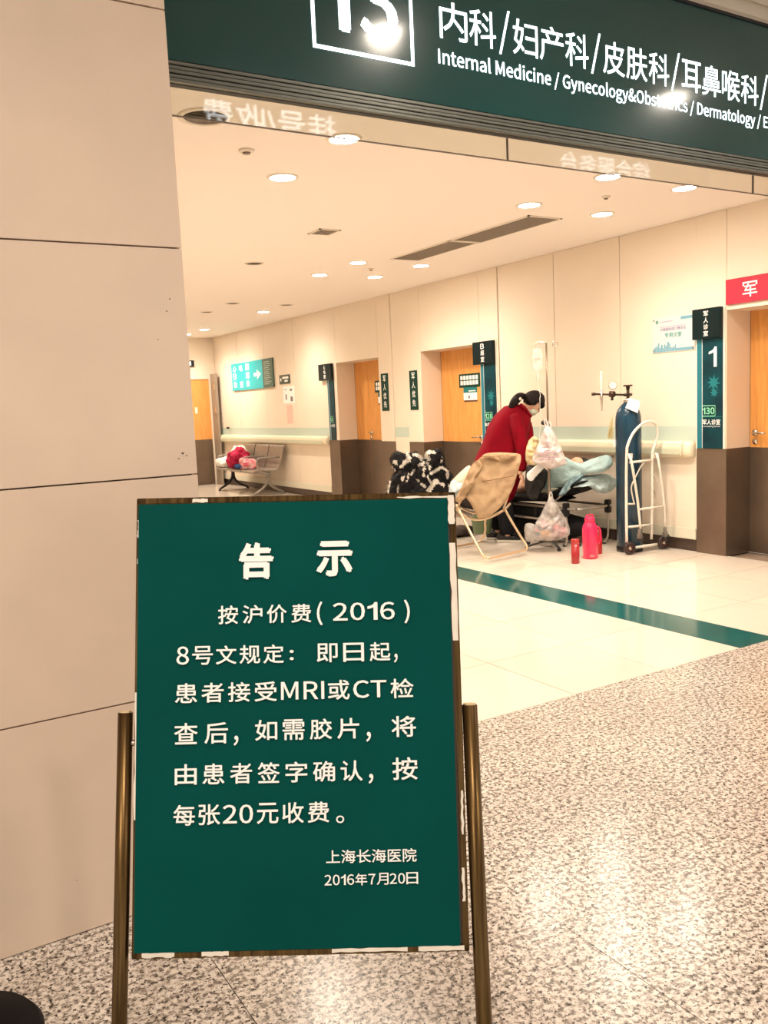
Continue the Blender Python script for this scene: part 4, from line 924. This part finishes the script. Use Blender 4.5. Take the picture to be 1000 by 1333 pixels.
# the patient: lying figure under the quilt, head propped at the wall side
SK = mat('light skin', (.72, .42, .28), .5)
def pp(px, py, d): return onD(px, py, d)
pt = thing('patient', 'person lying on the folding bed, almost wholly covered by the pale blue quilt', 'person', (5.9, 6.6, ZR))
def px_(a, b, x): return onX(a, b, x)
b_ = skinmesh([(5.95, 6.30, .72), (5.93, 6.52, .62), (5.90, 6.80, .52), (5.88, 7.05, .48), (5.88, 7.30, .47), (5.97, 6.22, .75), (5.82, 6.50, .60), (5.80, 6.75, .53)], [(0, 1), (1, 2), (2, 3), (3, 4), (0, 5), (0, 6), (6, 7)], [.085, .10, .08, .065, .055, .045, .05, .04], 2)
obj('body', b_, SK, pt, True, world=True)
hd_ = B(); ellip((5.985, 6.25, .748), (.072, .085, .070), bm=hd_, seg=20)
for v_ in hd_.verts: v_.co += Vector((0, 0, .004)) * noise.noise(v_.co * 14)
hp = obj('head', hd_, SK, pt, True, world=True)
hc_ = B(); ellip((6.03, 6.23, .735), (.08, .09, .078), bm=hc_, seg=18); obj('hair', hc_, M_DARK, hp, True, world=True)

# ================================================================== FOLDING CHAIR with beige jacket
M_CT = mat('champagne chair tube', (.66, .50, .33), .3, metal=.65)
fc = thing('folding_chair', 'folding chair with champagne tube legs draped with a beige jacket', 'chair', (5.0, 6.4, 0))
def fz(px, py, z): return onZ(px, py, z)
yC = 6.2
A_ = [onZ(657, 663, .43), onZ(671, 688, .20), onZ(685, 709, .02), onZ(684, 714, .013), onZ(677, 717, .012), onZ(640, 725.5, .012), onZ(633, 725.5, .013), onZ(627, 721, .025), onZ(612, 693, .23), onZ(596, 663, .45)]
# keep both uprights at a believable depth: feet near, tops further back
def dd(px, py, d): return onD(px, py, d)
A_ = [dd(656, 660, 7.98), dd(664, 675, 7.95), dd(679, 700, 7.90), dd(686, 711, 7.87), dd(685, 715, 7.86), dd(679, 717, 7.84), dd(642, 725.5, 7.66), dd(634, 726, 7.64), dd(628, 722, 7.64), dd(612, 692, 7.74), dd(594, 657, 7.85)]
P0_ = fl0 = None
def ground(path, zmin=.012):
    return [Vector((p.x, p.y, max(p.z, zmin))) for p in path]
obj('near_leg_loop', tube(B(), ground(A_), .0115, 10, 4), M_CT, fc, True, world=True)
B_ = [dd(660, 640, 8.15), dd(634, 672, 8.40), dd(632, 690, 8.48), dd(629, 699, 8.51), dd(624, 705, 8.52), dd(612, 708, 8.50), dd(592, 711.5, 8.42), dd(575, 712, 8.36), dd(570, 700, 8.30), dd(580, 655, 8.15)]
obj('far_leg_loop', tube(B(), ground(B_), .0115, 10, 4), M_CT, fc, True, world=True)
obj('seat_tube', tube(B(), [dd(592, 660, 7.95), dd(600, 668, 7.93), dd(616, 676, 7.92), dd(636, 674, 7.94), dd(656, 664, 8.0), dd(664, 656, 8.10)], .012, 10, 4), M_CT, fc, True, world=True)
obj('seat_rear_tube', tube(B(), [dd(590, 655, 8.2), dd(604, 663, 8.10), dd(620, 668, 8.06), dd(640, 664, 8.12), dd(655, 656, 8.2)], .010, 10, 4), M_CT, fc, True, world=True)
obj('back_frame', tube(B(), [dd(656, 662, 7.99), dd(668, 625, 7.92), dd(676, 598, 7.86), dd(672, 595, 7.86), dd(635, 597, 7.86), dd(628, 602, 7.86), dd(606, 640, 7.92), dd(596, 660, 7.97)], .0105, 10, 3), M_CT, fc, True, world=True)
O = [dd(*p) for p in ((594, 655, 8.0), (610, 662, 7.98), (640, 666, 8.02), (660, 655, 8.12), (640, 645, 8.4), (600, 640, 8.42), (584, 645, 8.2))]
obj('seat_pad', puff(O, .025, UP, amp=.004), M_DARK, fc, True, world=True)
M_BJ = mat('beige jacket cloth', (.50, .34, .20), .85, var=.12, vscale=10, bump=.35, bscale=30)
bj = thing('beige_jacket', 'beige jacket draped over the back of the folding chair', 'jacket', dd(640, 670, 7.85))
O = [dd(*p, 7.84) for p in ((631, 592), (645, 590.5), (660, 590), (674, 590.5), (678.5, 595), (675, 612), (669, 632), (663, 645), (657, 654), (648, 664), (638, 671), (624, 674.5), (619, 668), (613, 656), (607, 648), (606, 640), (611, 622), (619, 603))]
obj('jacket_body', puff(O, .055, seed=6, amp=.016, fr=9, rings=14, per=6, fold=.0), M_BJ, bj, True, world=True)
O = [dd(*p, 7.80) for p in ((622, 599), (614, 606), (608, 618), (602, 632), (595, 645), (592, 651), (598, 654), (606, 648), (613, 638), (620, 622), (628, 606))]
obj('sleeve_fold', puff(O, .045, seed=8, amp=.03, fr=14, fold=.006), M_BJ, bj, True, world=True)
O = [dd(*p, 7.775) for p in ((628, 594), (640, 596), (652, 601), (664, 597), (674, 593), (668, 590), (650, 589), (634, 590))]
obj('collar_roll', puff(O, .03, seed=5, amp=.012, fr=16), M_BJ, bj, True, world=True)
h = B(); tube(h, [dd(628, 626.5, 7.772), dd(640, 625, 7.768), dd(650, 623, 7.768), dd(658, 621.5, 7.77), dd(669, 619.5, 7.775)], .0035, 6, 3); obj('crease_line', h, mat('dark brown crease', (.20, .10, .045), .8), bj, True, world=True)  # crease darkness put in as a thin brown tube
O = [dd(*p, 8.2) for p in ((612, 606), (602, 612), (592, 622), (586, 632), (585, 646), (590, 652), (600, 650), (606, 640), (612, 622))]
solo('cream_shirt', puff(O, .10, seed=12, amp=.03, fr=10), mat('cream cloth', (.78, .70, .54), .85, bump=.3), 'cream folded garment behind the beige jacket on the chair seat', 'clothing', dd(595, 652, 8.2), True)
O = [dd(*p, 8.08) for p in ((588, 626), (597, 627), (604, 633), (604, 644), (598, 650), (588, 651), (584, 642))]
solo('light_blue_cloth', puff(O, .06, seed=14, amp=.02, fr=16, fold=.006), mat('pale sky cloth', (.62, .74, .78), .85), 'pale blue folded cloth on the folding chair seat, left of the jacket', 'clothing', dd(594, 651, 8.08), True)
solo('green_bucket', lathe([(.085, 0), (.11, .16), (.115, .165), (.105, .16), (.08, .01)], dd(628, 694, 8.75), 24), mat('dull green plastic', (.14, .20, .10), .5), 'dull green plastic basin on the floor behind the folding chair', 'basin', dd(628, 694, 8.75), True)
solo('dark_shoes_bag', blob(onZ(600, 692, .05), (.16, .10, .055), 23, .4, 10, 3, flat=.002), mat('brown black leather', (.04, .025, .02), .5), 'dark shoe bundle on the floor under the folding chair', 'shoes', onZ(600, 692, 0), True)

# ================================================================== FUR COAT on a chair behind the notice board
fk = B(); dF = 9.1
ck = Vector((5.05, 7.70, 0)); R2_ = Vector((.853, -.522, 0)); A2_ = Vector((.522, .853, 0))
kc = thing('black_tube_chair', 'black tube chair carrying the fur coat behind the notice board', 'chair', ck)
for a in (-1, 1):
    for b in (-1, 1): obj('leg', tube(B(), [R2_ * .22 * a + A2_ * (.19 * b + .02) + UP * .45, R2_ * .25 * a + A2_ * (.23 * b + .02)], .011, 8), M_DARK, kc, True)
sq = [R2_ * a * .22 + A2_ * (b * .20 + .02) for a, b in ((-1, -1), (1, -1), (1, 1), (-1, 1))]
obj('seat', loft(B(), [[p + UP * .44 for p in sq], [p + UP * .475 for p in sq]]), M_DARK, kc)
obj('back_frame', tube(B(), [R2_ * -.2 - A2_ * .12 + UP * .45, R2_ * -.2 - A2_ * .14 + UP * .82, R2_ * .2 - A2_ * .14 + UP * .82, R2_ * .2 - A2_ * .12 + UP * .45], .011, 8), M_DARK, kc, True)
fcx = thing('fur_coat', 'shaggy black and white fur coat piled on a chair behind the notice board', 'coat', onD(546, 660, dF))
FB = mat('black fur', (.010, .009, .011), .8, sheen=.2); FW = mat('white fur', (.74, .70, .62), .85, sheen=.2)
lob = [((522, 602), (.085, .09, .10), 0), ((540, 604), (.09, .09, .11), 0), ((565, 598), (.08, .09, .10), 0), ((574, 617), (.085, .09, .10), 0), ((555, 622), (.11, .11, .13), 0), ((528, 630), (.14, .12, .16), 0), ((570, 636), (.12, .11, .13), 0), ((550, 645), (.16, .12, .12), 0), ((517, 640), (.09, .1, .13), 0)]
strokes = [(522, 607, 531, 598, 2.2), (530, 591, 534, 599, 1.8), (538, 592, 547, 594, 1.6), (547, 594, 549, 599, 1.4), (551, 590, 558, 596, 2.6), (557, 589, 566, 589, 1.8), (546, 606, 552, 602, 1.7), (553, 606, 551, 620, 1.1), (557, 602, 560, 609, 1.5),
 (532, 617, 531, 626, 1.1), (539, 611, 536, 618, 1.0), (562, 616, 570, 611, 1.9), (570, 610, 577, 608, 1.4), (577, 609, 582, 613, 1.2), (557, 620, 560, 626, 1.2), (566, 628, 558, 638, 2.6), (549, 630, 554, 634, 1.5), (512, 607, 508, 622, .9), (508, 622, 506, 642, 1.1), (518, 634, 518, 643, .9), (513, 601, 516, 604, 1.2)]
def pix(p):
    q = RM.transposed() @ (Vector(p) - EYE); return 500 + FPX * q.x / -q.z, 666.5 - FPX * q.y / -q.z
def in_white(p):
    x, y = pix(p); x += 1.6 * noise.noise(Vector(p) * 30); y += 1.6 * noise.noise(Vector(p) * 30 + Vector((9, 0, 0)))
    for x0, y0, x1, y1, w in strokes:
        t_ = max(0, min(1, ((x - x0) * (x1 - x0) + (y - y0) * (y1 - y0)) / max(1e-6, (x1 - x0) ** 2 + (y1 - y0) ** 2)))
        if math.hypot(x - x0 - t_ * (x1 - x0), y - y0 - t_ * (y1 - y0)) < w * 1.15: return True
    return noise.noise(Vector(p) * 13) > .47
base_ = B()
for i, (p, r_, m_) in enumerate(lob): blob(onD(*p, dF), r_, i + 30, .32, 11, 4, bm=base_)
rn = random.Random(5)
tf = B()
base_.normal_update()
for f in base_.faces:
    c = f.calc_center_median(); wh = in_white(c); f.material_index = 1 if wh else 0
    for _ in range(2):
        d_ = (f.normal * rn.uniform(.3, 1) + Vector((rn.uniform(-.6, .6), rn.uniform(-.6, .6), -rn.uniform(.2, 1.2)))).normalized() * rn.uniform(.014, .032); w_ = d_.cross(Vector((rn.random(), rn.random(), .3))).normalized() * .0022
        q = tf.faces.new([tf.verts.new(c - w_), tf.verts.new(c + w_), tf.verts.new(c + d_)]); q.material_index = 1 if wh else 0
obj('fur_body', base_, [FB, FW], fcx, True, world=True)
obj('fur_tufts', tf, [FB, FW], fcx, kind='stuff', world=True)

# ================================================================== THE WOMAN
wm = thing('woman', 'woman in a long crimson coat with ponytail and face mask bending over the bed', 'person', onZ(655, 704, 0)); wm.name = 'person'
dW = 8.75
def w_(px, py, d=0.0): return onD(px, py, dW + d)
nodes = [w_(647, 618, .05), w_(652, 590, .04), w_(664, 558, .03), w_(679, 539, .0), w_(690, 530, -.02),
         w_(646, 645, .11), w_(648, 672, .12), w_(648, 696, .12), w_(654, 645, -.06), w_(659, 672, -.08), w_(661, 699, -.10),
         w_(672, 546, -.14), w_(680, 580, -.22), w_(678, 610, -.26), w_(677, 619, -.27),
         w_(680, 544, .14), w_(689, 572, .10), w_(686, 594, -.02), w_(686, 603, -.06)]
edges = [(0, 1), (1, 2), (2, 3), (3, 4), (0, 5), (5, 6), (6, 7), (0, 8), (8, 9), (9, 10), (2, 11), (11, 12), (12, 13), (13, 14), (2, 15), (15, 16), (16, 17), (17, 18)]
rad = [.12, .115, .12, .055, .05, .075, .052, .036, .075, .052, .036, .052, .040, .027, .022, .052, .040, .027, .022]
obj('body', skinmesh(nodes, edges, rad, 2), SK, wm, True, world=True)
# hands: palm and five fingers each
def hand(c, fwd, side, name='hand', closed=.6):
    fwd = fwd.normalized(); side = side.normalized(); nrm = fwd.cross(side).normalized()
    N = [c, c + fwd * .055]; E_ = [(0, 1)]; Rr = [.022, .026]
    for i, (o_, L) in enumerate(((-.027, .062), (-.009, .070), (.009, .066), (.026, .052))):
        b0 = c + fwd * .075 + side * o_; k = len(N)
        N += [b0, b0 + fwd * L * .5 - nrm * L * .18 * closed, b0 + fwd * L * .75 - nrm * L * .6 * closed]; Rr += [.0095, .0085, .0075]; E_ += [(1, k), (k, k + 1), (k + 1, k + 2)]
    k = len(N); N += [c + fwd * .03 - side * .032, c + fwd * .06 - side * .05 - nrm * .012, c + fwd * .085 - side * .050 - nrm * .03]; Rr += [.011, .0095, .008]; E_ += [(0, k), (k, k + 1), (k + 1, k + 2)]
    obj(name, skinmesh(N, E_, Rr, 1), SK, wm, True, world=True)
hand(w_(677.5, 617, -.27), RIGHT * .35 - UP * .9, AWAY)
hand(w_(685.5, 600, -.05), RIGHT * .25 - UP * .95, AWAY)
M_COAT = mat('crimson wool coat', (.235, .001, .010), .8, var=.2, vscale=7, bump=.3, bscale=24)
ringsLR = [((680, 527), (690, 539), .055), ((671, 525.5), (691, 546), .09), ((657, 529), (690, 554), .15), ((645, 540), (688.5, 562), .185), ((636, 554), (686, 573), .20), ((631, 568), (683, 584), .20), ((626, 581), (681.5, 596), .20), ((620.5, 592), (680, 608), .21), ((616.5, 601), (676, 624), .22), ((622, 616), (670, 641), .22), ((634, 634), (664, 656), .21)]
R = []
for i, (l, r_, dh) in enumerate(ringsLR):
    L_, R2 = w_(*l), w_(*r_); c = (L_ + R2) / 2; a = (R2 - L_) / 2; row = []
    for k in range(36):
        th = 2 * math.pi * k / 36; rr = 1 + (.035 * min(1, i / 6)) * math.sin(th * 5 + i * .25) + .02 * noise.noise(Vector((math.cos(th) * 2, math.sin(th) * 2, i * .6)))
        ct, st_ = math.cos(th), math.sin(th); ct = math.copysign(abs(ct) ** .85, ct); st_ = math.copysign(abs(st_) ** .85, st_)
        row.append(c + a * ct * rr + AWAY * dh * st_ * rr)
    R.append(row)
cb = loft(B(), R)
coat = obj('coat', cb, M_COAT, wm, True, world=True)
for ns in ([w_(670, 540, -.10), w_(674, 560, -.20), w_(679, 582, -.235), w_(679, 600, -.25), w_(678.5, 615, -.265)], [w_(678, 541, .12), w_(686, 558, .13), w_(687, 575, .09), w_(684.5, 590, .0)]):
    obj('sleeve', skinmesh(ns, [(i, i + 1) for i in range(len(ns) - 1)], [.082, .078, .066, .058, .052][:len(ns)], 2), M_COAT, coat, True, world=True)
col_ = B(); tube(col_, [w_(677, 527, -.07), w_(684, 533, -.085), w_(690, 541, -.05), w_(691, 542, .04)], [.022, .014], 10, 4); obj('collar', col_, M_COAT, coat, True, world=True)
M_PT = mat('black trousers', (.010, .010, .012), .8)
for sx, ns in ((0, [w_(650, 625, .10), w_(652, 645, .14), w_(656, 670, .14), w_(656, 694, .10)]), (1, [w_(645, 625, -.04), w_(646, 648, -.05), w_(649, 672, -.07), w_(661, 697, -.10)])):
    if sx: ns = [w_(652, 625, -.04), w_(655, 648, -.06), w_(659, 672, -.08), w_(661, 698, -.10)]
    else: ns = [w_(646, 625, .10), w_(646, 648, .12), w_(648, 672, .12), w_(648, 693, .12)]
    obj('trouser_leg', skinmesh(ns, [(0, 1), (1, 2), (2, 3)], [.105, .10, .088, .082], 2), M_PT, wm, True, world=True)
for c, n_ in ((w_(650, 701, .10), 0), (w_(664, 704, -.10), 1)):
    c = onZ(650, 701.5, .0) if n_ == 0 else onZ(664, 705, .0)
    s = B(); loft(s, [[c + RIGHT * x + AWAY * (wd * math.sin(a_)) + UP * (.018 + h_ * (.5 + .5 * math.cos(a_))) for a_ in [2 * math.pi * k / 14 for k in range(14)]] for x, wd, h_ in ((-.13, .02, .05), (-.115, .038, .075), (-.05, .042, .075), (.03, .045, .055), (.09, .04, .038), (.12, .02, .025))])
    sho = obj('shoe', s, mat('black shoe leather', (.012, .010, .010), .4), wm, True, world=True)
    s = B(); loft(s, [[c + RIGHT * x + AWAY * wd * y_ + UP * z_ for y_, z_ in ((-1, .001), (1, .001), (1, .02), (-1, .02))] for x, wd in ((-.13, .03), (-.05, .044), (.03, .048), (.10, .042), (.125, .02))]); obj('shoe_sole', s, M_TORN, sho, world=True)
# head, looking down to the right
ang = math.radians(-50); fd = RIGHT * math.cos(ang) + UP * math.sin(ang); up_ = (RIGHT * math.cos(ang + math.pi / 2) + UP * math.sin(ang + math.pi / 2)); sd = up_.cross(fd)
RH = Matrix((fd, sd, up_)).transposed()
hc0 = w_(693.5, 525.5, -.02)
hb2 = B(); ellip((0, 0, 0), (.088, .074, .108), bm=hb2, seg=28)
for v_ in hb2.verts:
    x, y, z = v_.co
    if x > 0:
        if z < -.02: v_.co.x *= 1 - .25 * min(1, (-z - .02) / .08); v_.co.y *= 1 - .30 * min(1, (-z - .02) / .08)
        if abs(y) < .014 and -.04 < z < .015: v_.co.x += .016 * (1 - abs(y) / .014)      # nose
        if abs(z - .012) < .014 and .02 < abs(y) < .045: v_.co.x -= .008
        if abs(z + .060) < .010 and abs(y) < .026: v_.co.x += .004
    v_.co = RH @ v_.co + hc0
head = obj('head', hb2, SK, wm, True, world=True)
for s_ in (-1, 1):
    e = B(); ellip(RH @ Vector((.074, s_ * .030, .010)) + hc0, (.010, .011, .007), RH, 10, bm=e); obj('eye', e, M_DARK, head, True, world=True)
    e = B(); ellip(RH @ Vector((-.002, s_ * .073, -.006)) + hc0, (.017, .010, .030), RH, 14, bm=e); obj('ear', e, SK, head, True, world=True)
hr = B(); ellip((0, 0, 0), (.112, .095, .124), bm=hr, seg=28)
for v_ in list(hr.verts):
    v_.co += v_.co.normalized() * .004 * noise.noise(v_.co * 40)
    x, y, z = v_.co
    if x > .035 and z < .035: v_.co.x = .02 + (x - .035) * .1
    if x > 0 and z < -.02 : v_.co.z *= .5
    if z < -.05: v_.co *= .86
    v_.co = RH @ (v_.co + Vector((-.008, 0, .016))) + hc0
M_HAIR = mat('dark brown black hair', (.010, .006, .005), .6, bump=.4, bscale=120, spec=.2)
hair = obj('hair', hr, M_HAIR, wm, True, world=True)
fr_ = B(); ellip(w_(701, 523.5, -.03), (.05, .06, .06), bm=fr_, seg=18); ellip(w_(704.5, 527.5, -.03), (.028, .05, .035), bm=fr_, seg=16); ellip(w_(685, 516.5, -.04), (.045, .05, .032), bm=fr_, seg=16); obj('fringe', fr_, M_HAIR, hair, True, world=True)
pn = B(); tube(pn, [w_(686, 517, -.05), w_(680, 515.5, -.06), w_(674, 517.5, -.07), w_(668, 524, -.08), w_(664, 531, -.08), w_(661, 535, -.08)], [.030, .016, .034, .038, .030, .006], 14, 4)
P_ = [w_(686, 517, -.05), w_(680, 515.5, -.06), w_(675, 517.5, -.07), w_(669.5, 523.5, -.08), w_(665.5, 530, -.08), w_(662, 535.5, -.08)]
pn.free(); pn = B(); sm = smoothpath(P_, 5); rr_ = []
for i in range(len(sm)):
    t_ = i / (len(sm) - 1); rr_.append(.026 if t_ < .05 else .014 + .030 * math.sin(min(1, (t_ - .05) / .95 * 1.12) * math.pi) ** .7 if t_ < .9 else .02 * (1 - t_) * 10 * .5 + .004)
tube(pn, sm, rr_, 14); obj('ponytail', pn, M_HAIR, hair, True, world=True)
hbw = B(); ellip(w_(677.5, 519.3, -.135), (.016, .010, .016), bm=hbw, seg=10); obj('wall_gap_spot', hbw, M_TORN, hair, True, world=True)  # pale blob added for the gap where the wall shows through
mk = B(); ellip(RH @ Vector((.052, 0, -.048)) + hc0, (.050, .060, .052), RH, 20, bm=mk)
mask = obj('face_mask', mk, mat('pale green surgical mask', (.62, .68, .56), .7), wm, True, 'pale green surgical mask', world=True)
for s_ in (-1, 1):
    e = B(); tube(e, [RH @ Vector((.05, s_ * .062, -.03)) + hc0, RH @ Vector((.0, s_ * .082, .01)) + hc0], .002, 6); obj('ear_loop', e, M_TORN, mask, world=True)
